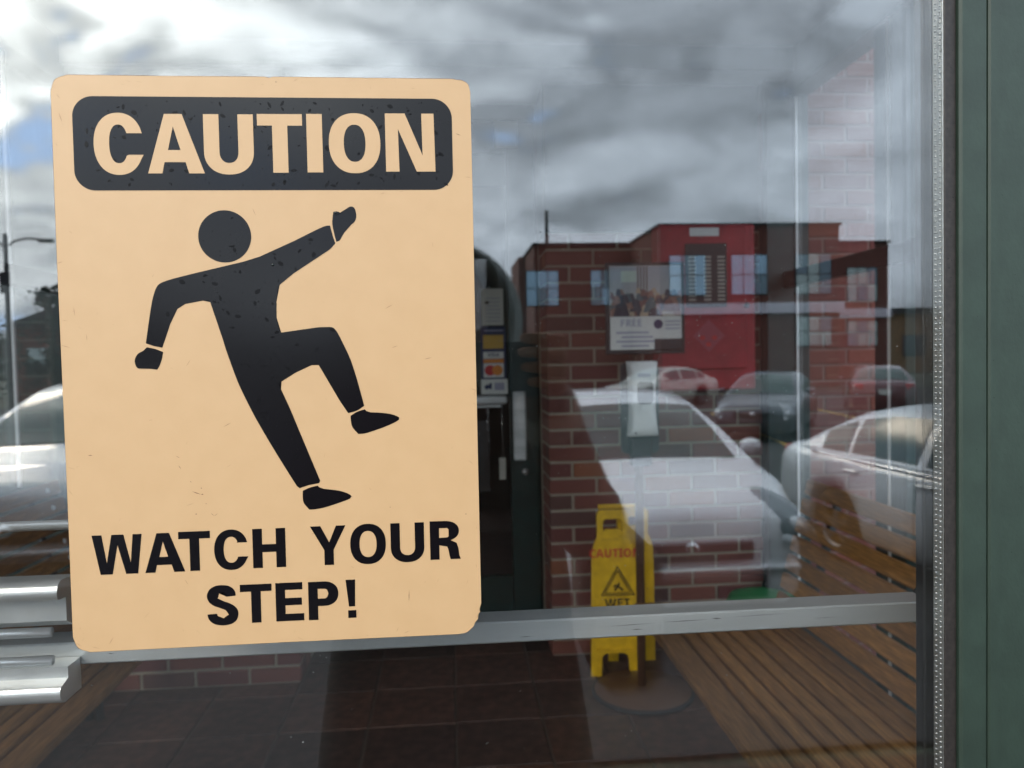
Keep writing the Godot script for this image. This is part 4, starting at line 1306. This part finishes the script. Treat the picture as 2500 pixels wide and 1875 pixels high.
# ------------------------------------------------------------------ parked cars; nose towards -z
const SEDAN := {
	"len": 4.65, "half": 0.90,
	"deck": [[0.0, 0.66], [0.12, 0.74], [0.6, 0.84], [1.25, 0.95], [2.2, 0.965], [3.6, 0.985], [4.1, 1.0], [4.45, 0.985], [4.6, 0.93], [4.65, 0.80]],
	"roof": [[1.15, 0.945], [1.6, 1.20], [2.05, 1.375], [2.55, 1.43], [3.05, 1.42], [3.5, 1.34], [3.9, 1.18], [4.25, 1.0]],
	"windows": [[1.72, 2.52], [2.62, 3.42], [3.48, 3.84]], "glass_front": [1.2, 2.0], "glass_rear": [3.5, 4.18], "axles": [0.90, 3.62], "doors": [2.45, 3.35]}
const HATCH := {
	"len": 4.25, "half": 0.90,
	"deck": [[0.0, 0.76], [0.10, 0.84], [0.4, 0.94], [1.0, 1.04], [1.2, 1.05], [2.4, 1.0], [3.5, 1.02], [4.05, 1.03], [4.2, 0.98], [4.25, 0.85]],
	"roof": [[0.95, 1.03], [1.4, 1.29], [1.85, 1.47], [2.4, 1.535], [3.1, 1.53], [3.6, 1.48], [3.95, 1.28], [4.2, 1.02]],
	"windows": [[1.5, 2.35], [2.45, 3.2], [3.28, 3.7]], "glass_front": [1.0, 1.75], "glass_rear": [3.68, 4.12], "axles": [0.84, 3.40], "doors": [2.28, 3.15]}

func along(list: Array, s: float) -> float:
	for k in list.size() - 1:
		if s <= list[k + 1][0]:
			var t := clampf((s - list[k][0]) / (list[k + 1][0] - list[k][0]), 0.0, 1.0)
			var p0: float = list[maxi(k - 1, 0)][1]
			var p1: float = list[k][1]
			var p2: float = list[k + 1][1]
			var p3: float = list[mini(k + 2, list.size() - 1)][1]
			return lerpf(lerpf(p1, p2, t), cubic_interpolate(p1, p2, p0, p3, t), 0.6)
	return list[-1][1]

func half_width(d: Dictionary, s: float) -> float:
	var L: float = d["len"]
	var w: float = d["half"]
	w *= 0.80 + 0.20 * pow(clampf(s / 0.55, 0, 1), 0.5)
	w *= 0.88 + 0.12 * pow(clampf((L - s) / 0.5, 0, 1), 0.5)
	return w

func body_ring(d: Dictionary, s: float) -> Array:
	var w := half_width(d, s)
	var top := along(d.deck, s)
	var yb := 0.21
	for a in d.axles:
		var r := 0.365
		if absf(s - a) < r:
			yb = maxf(yb, 0.31 + sqrt(r * r - (s - a) * (s - a)))
	var out := []
	for e in [[0.90, 0.0, 0.0], [0.985, 0.10, 0.0], [1.0, 0.40, 0.0], [0.995, 0.62, 0.0], [0.975, 0.86, 0.0], [0.93, 0.97, 0.0], [0.84, 1.0, 0.012], [0.5, 1.0, 0.035], [0.0, 1.0, 0.045]]:
		out.append(Vector3(w * e[0], lerpf(minf(yb, top - 0.06), top, e[1]) + e[2], s))
	return out

func loft(st: SurfaceTool, rings: Array):
	for k in rings.size() - 1:
		for j in rings[k].size() - 1:
			for m in [1.0, -1.0]:
				var q := [rings[k][j], rings[k][j + 1], rings[k + 1][j + 1], rings[k + 1][j]]
				var c := Vector3.ZERO
				for i in 4:
					q[i] = Vector3(q[i].x * m, q[i].y, q[i].z)
					c += q[i] / 4.0
				quad(st, q[0], q[1], q[2], q[3], c - Vector3(0, 0.55, c.z))

func car(called: String, label: String, category: String, d: Dictionary, paint: Material, at: Vector3, turn: float, group := "cars parked outside the entrance") -> Node3D:
	var t := thing(called, label, category, at, turn, group)
	var L: float = d["len"]
	var shift := -L / 2.0
	var off := Vector3(0, 0, shift)
	var rings := []
	var n := 64
	for k in n + 1:
		rings.append(body_ring(d, L * k / n))
	var st := begin(true)
	loft(st, rings)
	for e in [0, n]:
		var c := Vector3(0, 0.5, rings[e][0].z)
		for j in rings[e].size() - 1:
			for m in [1.0, -1.0]:
				var a: Vector3 = rings[e][j] * Vector3(m, 1, 1)
				var b: Vector3 = rings[e][j + 1] * Vector3(m, 1, 1)
				tri(st, c, a, b, Vector3(0, 0, -1 if e == 0 else 1))
		tri(st, c, rings[e][0], rings[e][0] * Vector3(-1, 1, 1), Vector3(0, 0, -1 if e == 0 else 1))
	put("body", done(st), paint, t, off)
	# cabin
	var g := []
	var s0: float = d.roof[0][0]
	var s1: float = d.roof[-1][0]
	for k in 41:
		g.append(cabin_ring(d, lerpf(s0, s1, k / 40.0), 0.0))
	var cb := begin(true)
	loft(cb, g)
	put("roof", done(cb), paint, t, off)
	for w in d.windows:
		for m in [1.0, -1.0]:
			var ws := begin(true)
			for k in 10:
				var a := cabin_side(d, lerpf(w[0], w[1], k / 10.0))
				var b := cabin_side(d, lerpf(w[0], w[1], (k + 1) / 10.0))
				for j in 2:
					quad(ws, a[j] * Vector3(m, 1, 1), a[j + 1] * Vector3(m, 1, 1), b[j + 1] * Vector3(m, 1, 1), b[j] * Vector3(m, 1, 1), Vector3(m, 0.3, 0))
			put("side_window", done(ws), M.car_glass, t, off)
	for e in [["windshield", d.glass_front, -1.0], ["rear_window", d.glass_rear, 1.0]]:
		var ws := begin(true)
		for k in 10:
			var a := lerpf(e[1][0], e[1][1], k / 10.0)
			var b := lerpf(e[1][0], e[1][1], (k + 1) / 10.0)
			for j in 8:
				var f0 := -0.92 + 1.84 * j / 8.0
				var f1 := -0.92 + 1.84 * (j + 1) / 8.0
				quad(ws, cabin_top(d, a, f0), cabin_top(d, a, f1), cabin_top(d, b, f1), cabin_top(d, b, f0), Vector3(0, 1, e[2]))
		put(e[0], done(ws), M.car_glass, t, off)
	# wheels
	var tyre := lathe([Vector2(0.20, -0.10), Vector2(0.30, -0.105), Vector2(0.318, -0.08), Vector2(0.322, 0.0), Vector2(0.318, 0.08), Vector2(0.30, 0.105), Vector2(0.20, 0.10)], 36)
	var rim := rim_mesh()
	for a in d.axles:
		for m in [1.0, -1.0]:
			var w := put("wheel", tyre, M.tyre, t, Vector3(m * (half_width(d, a) - 0.125), 0.322, a + shift), Vector3(0, 0, -90 * m))
			put("rim", rim, M.rim, w)
	slab("wheel_wells", Vector3(-0.68, 0.16, 0.3 + shift), Vector3(0.68, 0.66, L - 0.3 + shift), M.rubber, t, 0.05)
	# lamps, grille, bumper openings, plates, mirrors, handles
	for m in [1.0, -1.0]:
		var hl := SphereMesh.new()
		hl.radius = 0.5
		hl.height = 1.0
		var f := put("headlight", hl, M.lamp_dark, t, Vector3(m * 0.615, along(d.deck, 0.2) - 0.10, 0.25 + shift), Vector3(-14, m * -30, m * 20))
		f.scale = Vector3(0.33, 0.31, 0.68)
		for e in [[-0.06, 0.14, 0.34], [-0.26, -0.14, 0.28]]:
			var inner := put("reflector", hl, M.lamp_clear, f, Vector3(e[0] * m, e[1], -0.36))
			inner.scale = Vector3(e[2], e[2] * 1.08, 0.24)
		var tl := put("tail_light", box(Vector3(0.26, 0.20, 0.16), 0.05), M.lamp_red, t, Vector3(m * 0.66, 0.86, L - 0.10 + shift), Vector3(0, m * 22, 0))
		var mr := put("mirror", hl, paint, t, Vector3(m * 0.985, along(d.deck, 1.5) + 0.07, d.glass_front[0] + 0.42 + shift), Vector3(0, 0, 0))
		mr.scale = Vector3(0.18, 0.13, 0.13)
		for x in d.doors:
			put("door_handle", box(Vector3(0.03, 0.03, 0.18), 0.01), M.chrome if paint != M.paint_white else paint, t, Vector3(m * (half_width(d, x) * 0.998), 0.845, x + shift))
		var trim := begin(true)
		var line := []
		for k in 20:
			var s := lerpf(d.windows[0][0] - 0.15, d.windows[2][1] + 0.12, k / 19.0)
			line.append(Vector3(m * (half_width(d, s) * 0.965), along(d.deck, s) - 0.035, s))
		tube(trim, line, 0.012, 6)
		put("belt_trim", done(trim), M.chrome, t, off)
		var seam := begin(true)
		for s in [d.windows[0][0] - 0.25, d.windows[0][1] + 0.05, d.windows[1][1] + 0.06]:
			tube(seam, [Vector3(m * half_width(d, s) * 0.985, 0.26, s), Vector3(m * half_width(d, s) * 1.0, 0.5, s), Vector3(m * half_width(d, s) * 0.985, along(d.deck, s) - 0.06, s)], 0.005, 4)
		kind(put("door_seams", done(seam), M.rubber, t, off), "stuff")
	put("grille", box(Vector3(0.86, 0.13, 0.06), 0.03), M.plastic_dark, t, Vector3(0, 0.575, 0.005 + shift))
	put("bumper_opening", box(Vector3(1.05, 0.15, 0.06), 0.04), M.plastic_dark, t, Vector3(0, 0.33, 0.005 + shift))
	put("badge", lathe([Vector2(0.0, 0.0), Vector2(0.05, 0.0), Vector2(0.045, 0.012), Vector2(0.0, 0.014)], 20), M.chrome, t, Vector3(0, 0.60, -0.028 + shift), Vector3(-90, 0, 0))
	put("bumper_strip", box(Vector3(1.5, 0.035, 0.05), 0.012), paint, t, Vector3(0, 0.45, -0.005 + shift))
	put("number_plate", box(Vector3(0.32, 0.15, 0.012), 0.003), M.paper, t, Vector3(0, 0.72, L + 0.008 + shift))
	return t

func cabin_ring(d: Dictionary, s: float, _o: float) -> Array:
	var w := half_width(d, s)
	var y0 := along(d.deck, s) - 0.01
	var y1 := maxf(along(d.roof, s), y0 + 0.005)
	var t := clampf((y1 - y0) / 0.46, 0.0, 1.0)
	var wt := lerpf(w * 0.90, w * 0.70, t)
	return [Vector3(w * 0.93, y0, s), Vector3(lerpf(w * 0.92, wt, 0.5) + 0.015, lerpf(y0, y1, 0.5), s), Vector3(wt + 0.012, lerpf(y0, y1, 0.88), s), Vector3(wt - 0.05, y1, s), Vector3(wt * 0.6, y1 + 0.022, s), Vector3(0, y1 + 0.032, s)]

func cabin_side(d: Dictionary, s: float) -> Array:
	var r := cabin_ring(d, s, 0.0)
	var a: Vector3 = r[0].lerp(r[1], 0.14)
	var b: Vector3 = r[1].lerp(r[2], 0.85)
	return [a + Vector3(0.009, 0, 0), r[1] + Vector3(0.010, 0.003, 0), b + Vector3(0.009, 0, 0)]

func cabin_top(d: Dictionary, s: float, f: float) -> Vector3:
	var r := cabin_ring(d, s, 0.0)
	var w: float = r[3].x
	var x := w * f
	var y := lerpf(r[5].y, r[3].y, pow(absf(f), 2.2)) + 0.009
	return Vector3(x, y, s)

func rim_mesh() -> ArrayMesh:
	if cache.has("rim"):
		return cache["rim"]
	var st := begin()
	var ring := arc(Vector2.ZERO, 0.215, 0.215, 0, 350, 35)
	for k in ring.size():
		var a := ring[k]
		var b := ring[(k + 1) % ring.size()]
		quad(st, Vector3(a.x, 0.1, a.y), Vector3(b.x, 0.1, b.y), Vector3(b.x * 0.86, 0.07, b.y * 0.86), Vector3(a.x * 0.86, 0.07, a.y * 0.86), Vector3.UP)
	for k in 5:
		var a := TAU * k / 5
		var u := Vector3(cos(a), 0, sin(a))
		var v := Vector3(-sin(a), 0, cos(a))
		quad(st, u * 0.03 + v * 0.035 + Vector3.UP * 0.085, u * 0.2 + v * 0.028 + Vector3.UP * 0.075, u * 0.2 - v * 0.028 + Vector3.UP * 0.075, u * 0.03 - v * 0.035 + Vector3.UP * 0.085, Vector3.UP)
		tri(st, Vector3.UP * 0.09, u * 0.06 + Vector3.UP * 0.088, Vector3(cos(a + TAU / 5), 0, sin(a + TAU / 5)) * 0.06 + Vector3.UP * 0.088, Vector3.UP)
	cache["rim"] = done(st)
	return cache["rim"]

func vehicles():
	car("white_car", "white hatchback parked nose to the entrance, mirrored over the brick wall", "car", HATCH, M.paint_white, Vector3(1.60, LOT, 4.50 + 2.12), 0.0)
	car("silver_car", "silver sedan mirrored at the right edge of the glass", "car", SEDAN, M.paint_silver, Vector3(4.52, LOT, 5.05), -7.0)
	var tall := car("pale_car", "pale tall hatchback mirrored left of the caution sign", "car", HATCH, M.paint_pale, Vector3(-3.45, LOT, 7.9), -3.0)
	tall.scale = Vector3.ONE * 1.13
	car("grey_car", "dark grey sedan with a pale bonnet parked beyond the white car", "car", SEDAN, M.paint_grey, Vector3(7.7, LOT, 17.4), 32.0)
	car("maroon_car", "maroon sedan parked with its tail lights towards the shop", "car", SEDAN, M.paint_maroon, Vector3(13.4, LOT, 22.6), 205.0)
	car("beige_car", "beige sedan parked farthest off in front of the brick offices", "car", SEDAN, M.paint_beige, Vector3(8.0, LOT, 28.0), 60.0)
	# a fallen leaf on the bonnet
	var lf := thing("fallen_leaf", "small orange leaf lying on the white car's bonnet", "leaf", Vector3(1.40, LOT + 0.90, 4.98))
	put("blade", flat(outline("c -60,0; -25,28; 20,30; c 70,0; 20,-28; -25,-26")), M.orange, lf, Vector3.ZERO, Vector3(-74, 20, 0))

# ------------------------------------------------------------------ the photographer, a smooth distance field meshed with surface nets
class Field:
	var lo: Vector3
	var c: float
	var n: Vector3i
	var v: PackedFloat32Array
	var tint: PackedColorArray
	func _init(a: Vector3, b: Vector3, cell: float):
		lo = a
		c = cell
		n = Vector3i(int((b.x - a.x) / cell) + 2, int((b.y - a.y) / cell) + 2, int((b.z - a.z) / cell) + 2)
		v.resize(n.x * n.y * n.z)
		v.fill(1.0)
		tint.resize(v.size())
	func bone(a: Vector3, b: Vector3, ra: float, rb: float, col: Color, squash := Vector3.ONE, k := 0.03):
		var m := maxf(ra, rb) * 1.3 + k + c * 3.0
		var p0 := a.min(b) - Vector3.ONE * m
		var p1 := a.max(b) + Vector3.ONE * m
		var i0 := Vector3i(((p0 - lo) / c).clamp(Vector3.ZERO, Vector3(n - Vector3i.ONE)))
		var i1 := Vector3i(((p1 - lo) / c).clamp(Vector3.ZERO, Vector3(n - Vector3i.ONE)))
		var ab := (b - a) / squash
		var l2 := maxf(ab.length_squared(), 1e-9)
		for z in range(i0.z, i1.z + 1):
			for y in range(i0.y, i1.y + 1):
				var at := (z * n.y + y) * n.x
				for x in range(i0.x, i1.x + 1):
					var p := (lo + Vector3(x, y, z) * c - a) / squash
					var t := clampf(p.dot(ab) / l2, 0.0, 1.0)
					var d := (p - ab * t).length() - lerpf(ra, rb, t)
					var e := v[at + x]
					if d < e:
						tint[at + x] = col
					var h := maxf(k - absf(d - e), 0.0) / k
					v[at + x] = minf(d, e) - h * h * k * 0.25
	func mesh() -> ArrayMesh:
		var st := SurfaceTool.new()
		st.begin(Mesh.PRIMITIVE_TRIANGLES)
		var id := {}
		var pts := []
		var sx := 1
		var sy := n.x
		var sz := n.x * n.y
		var corner := [0, sx, sy, sx + sy, sz, sx + sz, sy + sz, sx + sy + sz]
		var edges := [[0, 1], [2, 3], [4, 5], [6, 7], [0, 2], [1, 3], [4, 6], [5, 7], [0, 4], [1, 5], [2, 6], [3, 7]]
		for z in n.z - 1:
			for y in n.y - 1:
				for x in n.x - 1:
					var at := z * sz + y * sy + x
					var inside := 0
					for k in 8:
						if v[at + corner[k]] < 0.0:
							inside += 1
					if inside == 0 or inside == 8:
						continue
					var sum := Vector3.ZERO
					var cnt := 0
					for e in edges:
						var a := v[at + corner[e[0]]]
						var b := v[at + corner[e[1]]]
						if (a < 0.0) != (b < 0.0):
							var t := a / (a - b)
							var pa := Vector3(e[0] & 1, (e[0] >> 1) & 1, (e[0] >> 2) & 1)
							var pb := Vector3(e[1] & 1, (e[1] >> 1) & 1, (e[1] >> 2) & 1)
							sum += pa.lerp(pb, t)
							cnt += 1
					var low := at
					for k in 8:
						if v[at + corner[k]] < v[low]:
							low = at + corner[k]
					var p := lo + (Vector3(x, y, z) + sum / cnt) * c
					var gr := Vector3(v[at + sx] - v[at], v[at + sy] - v[at], v[at + sz] - v[at])
					id[at] = pts.size()
					pts.append([p, gr.normalized(), tint[low]])
		for at in id:
			for e in [[sx, sy, sz], [sy, sz, sx], [sz, sx, sy]]:
				var a := v[at]
				var b := v[at + e[0]]
				if (a < 0.0) == (b < 0.0):
					continue
				var q := [at, at - e[1], at - e[1] - e[2], at - e[2]]
				var ok := true
				for k in q:
					ok = ok and id.has(k)
				if not ok:
					continue
				var o := [0, 1, 2, 0, 2, 3]
				# clockwise seen from outside
				var p0: Vector3 = pts[id[q[0]]][0]
				var nn: Vector3 = ((pts[id[q[1]]][0] as Vector3) - p0).cross((pts[id[q[2]]][0] as Vector3) - p0)
				var outward := Vector3(1 if e[0] == sx else 0, 1 if e[0] == sy else 0, 1 if e[0] == sz else 0) * (1.0 if a < 0.0 else -1.0)
				if nn.dot(outward) > 0.0:
					o = [0, 2, 1, 0, 3, 2]
				for k in o:
					st.set_color(pts[id[q[k]]][2])
					st.set_smooth_group(0)
					st.add_vertex(pts[id[q[k]]][0])
		st.generate_normals()
		return st.commit()

func photographer():
	var who := thing("person", "person in a dark hooded coat holding up a phone, mirrored in the glass", "person", Vector3.ZERO)
	var coat := Color(0.022, 0.026, 0.023)
	var sleeve := Color(0.105, 0.062, 0.040)
	var cuff := Color(0.30, 0.27, 0.22)
	var skin := Color(0.36, 0.20, 0.13)
	var legs := Color(0.020, 0.022, 0.028)
	var shoe := Color(0.03, 0.025, 0.02)
	var F := Field.new(Vector3(-0.48, -0.20, 0.44), Vector3(0.48, 1.50, 1.14), 0.014)
	# legs and shoes
	for s in [-1.0, 1.0]:
		F.bone(Vector3(0.10 * s, 0.70, 0.90), Vector3(0.105 * s, 0.30, 0.88), 0.085, 0.060, legs)
		F.bone(Vector3(0.105 * s, 0.30, 0.88), Vector3(0.11 * s, -0.08, 0.91), 0.060, 0.045, legs)
		F.bone(Vector3(0.11 * s, -0.115, 0.93), Vector3(0.125 * s, -0.125, 0.76), 0.042, 0.036, shoe, Vector3.ONE, 0.02)
	# coat
	for s in [-1.0, 1.0]:
		F.bone(Vector3(0.10 * s, 1.10, 0.90), Vector3(0.085 * s, 0.82, 0.90), 0.11, 0.125, sleeve)
		F.bone(Vector3(0.085 * s, 0.82, 0.90), Vector3(0.11 * s, 0.50, 0.90), 0.125, 0.145, coat)
		F.bone(Vector3(0.03 * s, 1.18, 0.90), Vector3(0.165 * s, 1.145, 0.90), 0.06, 0.068, sleeve)
	# arms: shoulder, elbow, wrist
	F.bone(Vector3(0.165, 1.145, 0.90), Vector3(0.225, 0.98, 0.73), 0.066, 0.055, sleeve)
	F.bone(Vector3(0.225, 0.98, 0.73), Vector3(0.135, 1.185, 0.548), 0.056, 0.040, sleeve)
	F.bone(Vector3(-0.165, 1.145, 0.90), Vector3(-0.225, 0.98, 0.73), 0.066, 0.055, sleeve)
	F.bone(Vector3(-0.225, 0.98, 0.73), Vector3(-0.060, 1.185, 0.548), 0.056, 0.040, sleeve)
	F.bone(Vector3(0.142, 1.166, 0.566), Vector3(0.138, 1.178, 0.555), 0.0455, 0.0445, cuff, Vector3.ONE, 0.008)
	F.bone(Vector3(-0.075, 1.166, 0.566), Vector3(-0.066, 1.178, 0.555), 0.0455, 0.0445, cuff, Vector3.ONE, 0.008)
	# neck and head: skull, jaw, nose, ears
	F.bone(Vector3(0, 1.16, 0.90), Vector3(0, 1.24, 0.88), 0.052, 0.048, skin)
	F.bone(Vector3(0, 1.315, 0.885), Vector3(0, 1.335, 0.87), 0.078, 0.082, skin, Vector3(0.92, 1.15, 1.0))
	F.bone(Vector3(0, 1.265, 0.84), Vector3(0, 1.30, 0.85), 0.046, 0.060, skin)
	var body := put("body", F.mesh(), M.person_mix, who)
	body.mesh.surface_set_material(0, M.person_mix)
	# face on a finer grid
	var N := Field.new(Vector3(-0.09, 1.20, 0.74), Vector3(0.09, 1.42, 0.90), 0.005)
	N.bone(Vector3(0, 1.330, 0.862), Vector3(0, 1.345, 0.862), 0.080, 0.078, skin, Vector3(0.88, 1.1, 1.0), 0.01)
	N.bone(Vector3(0, 1.258, 0.822), Vector3(0, 1.30, 0.835), 0.036, 0.052, skin, Vector3.ONE, 0.03)
	N.bone(Vector3(0, 1.335, 0.785), Vector3(0, 1.302, 0.768), 0.008, 0.013, skin, Vector3.ONE, 0.012)
	N.bone(Vector3(-0.016, 1.272, 0.790), Vector3(0.016, 1.272, 0.790), 0.006, 0.006, Color(0.30, 0.11, 0.09), Vector3.ONE, 0.006)
	N.bone(Vector3(-0.045, 1.352, 0.795), Vector3(0.045, 1.352, 0.795), 0.008, 0.008, skin, Vector3.ONE, 0.012)
	put("face", N.mesh(), M.person_mix, who)
	for s in [-1.0, 1.0]:
		var e := SphereMesh.new()
		e.radius = 0.0115
		e.height = 0.023
		var eye := put("eye", e, M.eye_white, who, Vector3(0.031 * s, 1.337, 0.797))
		var ir := SphereMesh.new()
		ir.radius = 0.0055
		ir.height = 0.011
		put("iris", ir, M.bark, eye, Vector3(0, 0, -0.0075))
	# hood drawn round the head, open at the front
	var hd := begin(true)
	var rim_line := []
	for k in 25:
		var a := lerpf(-0.80, PI + 0.80, k / 24.0)
		rim_line.append([Vector3(cos(a) * 0.108, 1.318 + sin(a) * 0.122, 0.815 + 0.02 * sin(a)), Vector3(cos(a) * 0.136, 1.318 + sin(a) * 0.142, 0.865), Vector3(cos(a) * 0.126, 1.310 + sin(a) * 0.135, 0.940), Vector3(cos(a) * 0.07, 1.29 + sin(a) * 0.09, 1.0), Vector3(0, 1.27, 1.02)])
	for k in 24:
		for j in 4:
			quad(hd, rim_line[k][j], rim_line[k][j + 1], rim_line[k + 1][j + 1], rim_line[k + 1][j], (rim_line[k][j] as Vector3) - Vector3(0, 1.31, 0.86))
	put("hood", done(hd), M.hood_trim, who)
	var edge := []
	for k in 25:
		edge.append(rim_line[k][0])
	put("hood_edge", tube_mesh(edge, 0.013, 8), M.hood_trim, who)
	# hands: palm, four unequal fingers with bent knuckles, a thumb; the right one grips the phone's end
	put("hand", hand(1.0), M.person_mix, who, Vector3(0.128, 1.238, 0.523))
	put("hand", hand(-1.0), M.person_mix, who, Vector3(-0.052, 1.238, 0.523))
	# the phone
	var ph := thing("smartphone", "black smartphone held level in both hands, mirrored beside the caution sign", "phone", Vector3(0.052, 1.235, 0.5062), 0.0)
	put("case", prism(rounded(0.152, 0.073, 0.010, 6), -0.004, 0.004), M.plastic_dark, ph)
	put("screen", prism(rounded(0.146, 0.067, 0.007, 6), 0.0042, 0.0046), M.dark_glass, ph)
	put("camera_ring", prism(arc(Vector2(-0.052, 0.015), 0.006, 0.006, 0, 345, 24), -0.0055, -0.0042), M.dark_metal, ph)
	# shoulder bag
	var bg := thing("shoulder_bag", "brown shoulder bag hanging at the photographer's right hip", "bag", Vector3(0.30, 0.80, 0.90))
	put("pouch", box(Vector3(0.12, 0.26, 0.30), 0.04), M.bag, bg)
	put("strap", tube_mesh([Vector3(0.0, 0.13, 0.05), Vector3(-0.08, 0.32, 0.06), Vector3(-0.16, 0.425, 0.03), Vector3(-0.165, 0.425, -0.05), Vector3(-0.08, 0.30, -0.13), Vector3(0.0, 0.13, -0.06)], 0.011, 8), M.bag, bg)

func hand(s: float) -> ArrayMesh:
	var skin := Color(0.36, 0.20, 0.13)
	var H := Field.new(Vector3(-0.07, -0.075, -0.05), Vector3(0.07, 0.075, 0.06), 0.0034)
	# palm beside the phone's end, fingers over its back (towards the glass), thumb on the screen
	H.bone(Vector3(0.012 * s, -0.060, 0.030), Vector3(0.010 * s, -0.030, 0.014), 0.024, 0.026, skin, Vector3(0.85, 1, 0.8), 0.012)
	H.bone(Vector3(0.012 * s, -0.030, 0.012), Vector3(0.012 * s, 0.022, 0.002), 0.026, 0.021, skin, Vector3(0.75, 1, 0.9), 0.012)
	var y := [0.030, 0.011, -0.008, -0.026]
	var l := [1.0, 1.08, 1.0, 0.80]
	for k in 4:
		var p0 := Vector3(0.016 * s, y[k], -0.010)
		var p1: Vector3 = p0 + Vector3(0.004 * s, 0.004, -0.020) * l[k]
		var p2: Vector3 = p1 + Vector3(-0.026 * s, 0.003, -0.008) * l[k]
		var p3: Vector3 = p2 + Vector3(-0.021 * s, 0.001, 0.004) * l[k]
		H.bone(p0, p1, 0.0095, 0.0088, skin, Vector3.ONE, 0.005)
		H.bone(p1, p2, 0.0088, 0.0080, skin, Vector3.ONE, 0.003)
		H.bone(p2, p3, 0.0080, 0.0068, skin, Vector3.ONE, 0.003)
	H.bone(Vector3(0.008 * s, -0.020, 0.022), Vector3(-0.010 * s, 0.010, 0.016), 0.013, 0.0105, skin, Vector3.ONE, 0.008)
	H.bone(Vector3(-0.010 * s, 0.010, 0.016), Vector3(-0.030 * s, 0.026, 0.010), 0.0105, 0.0085, skin, Vector3.ONE, 0.004)
	return H.mesh()
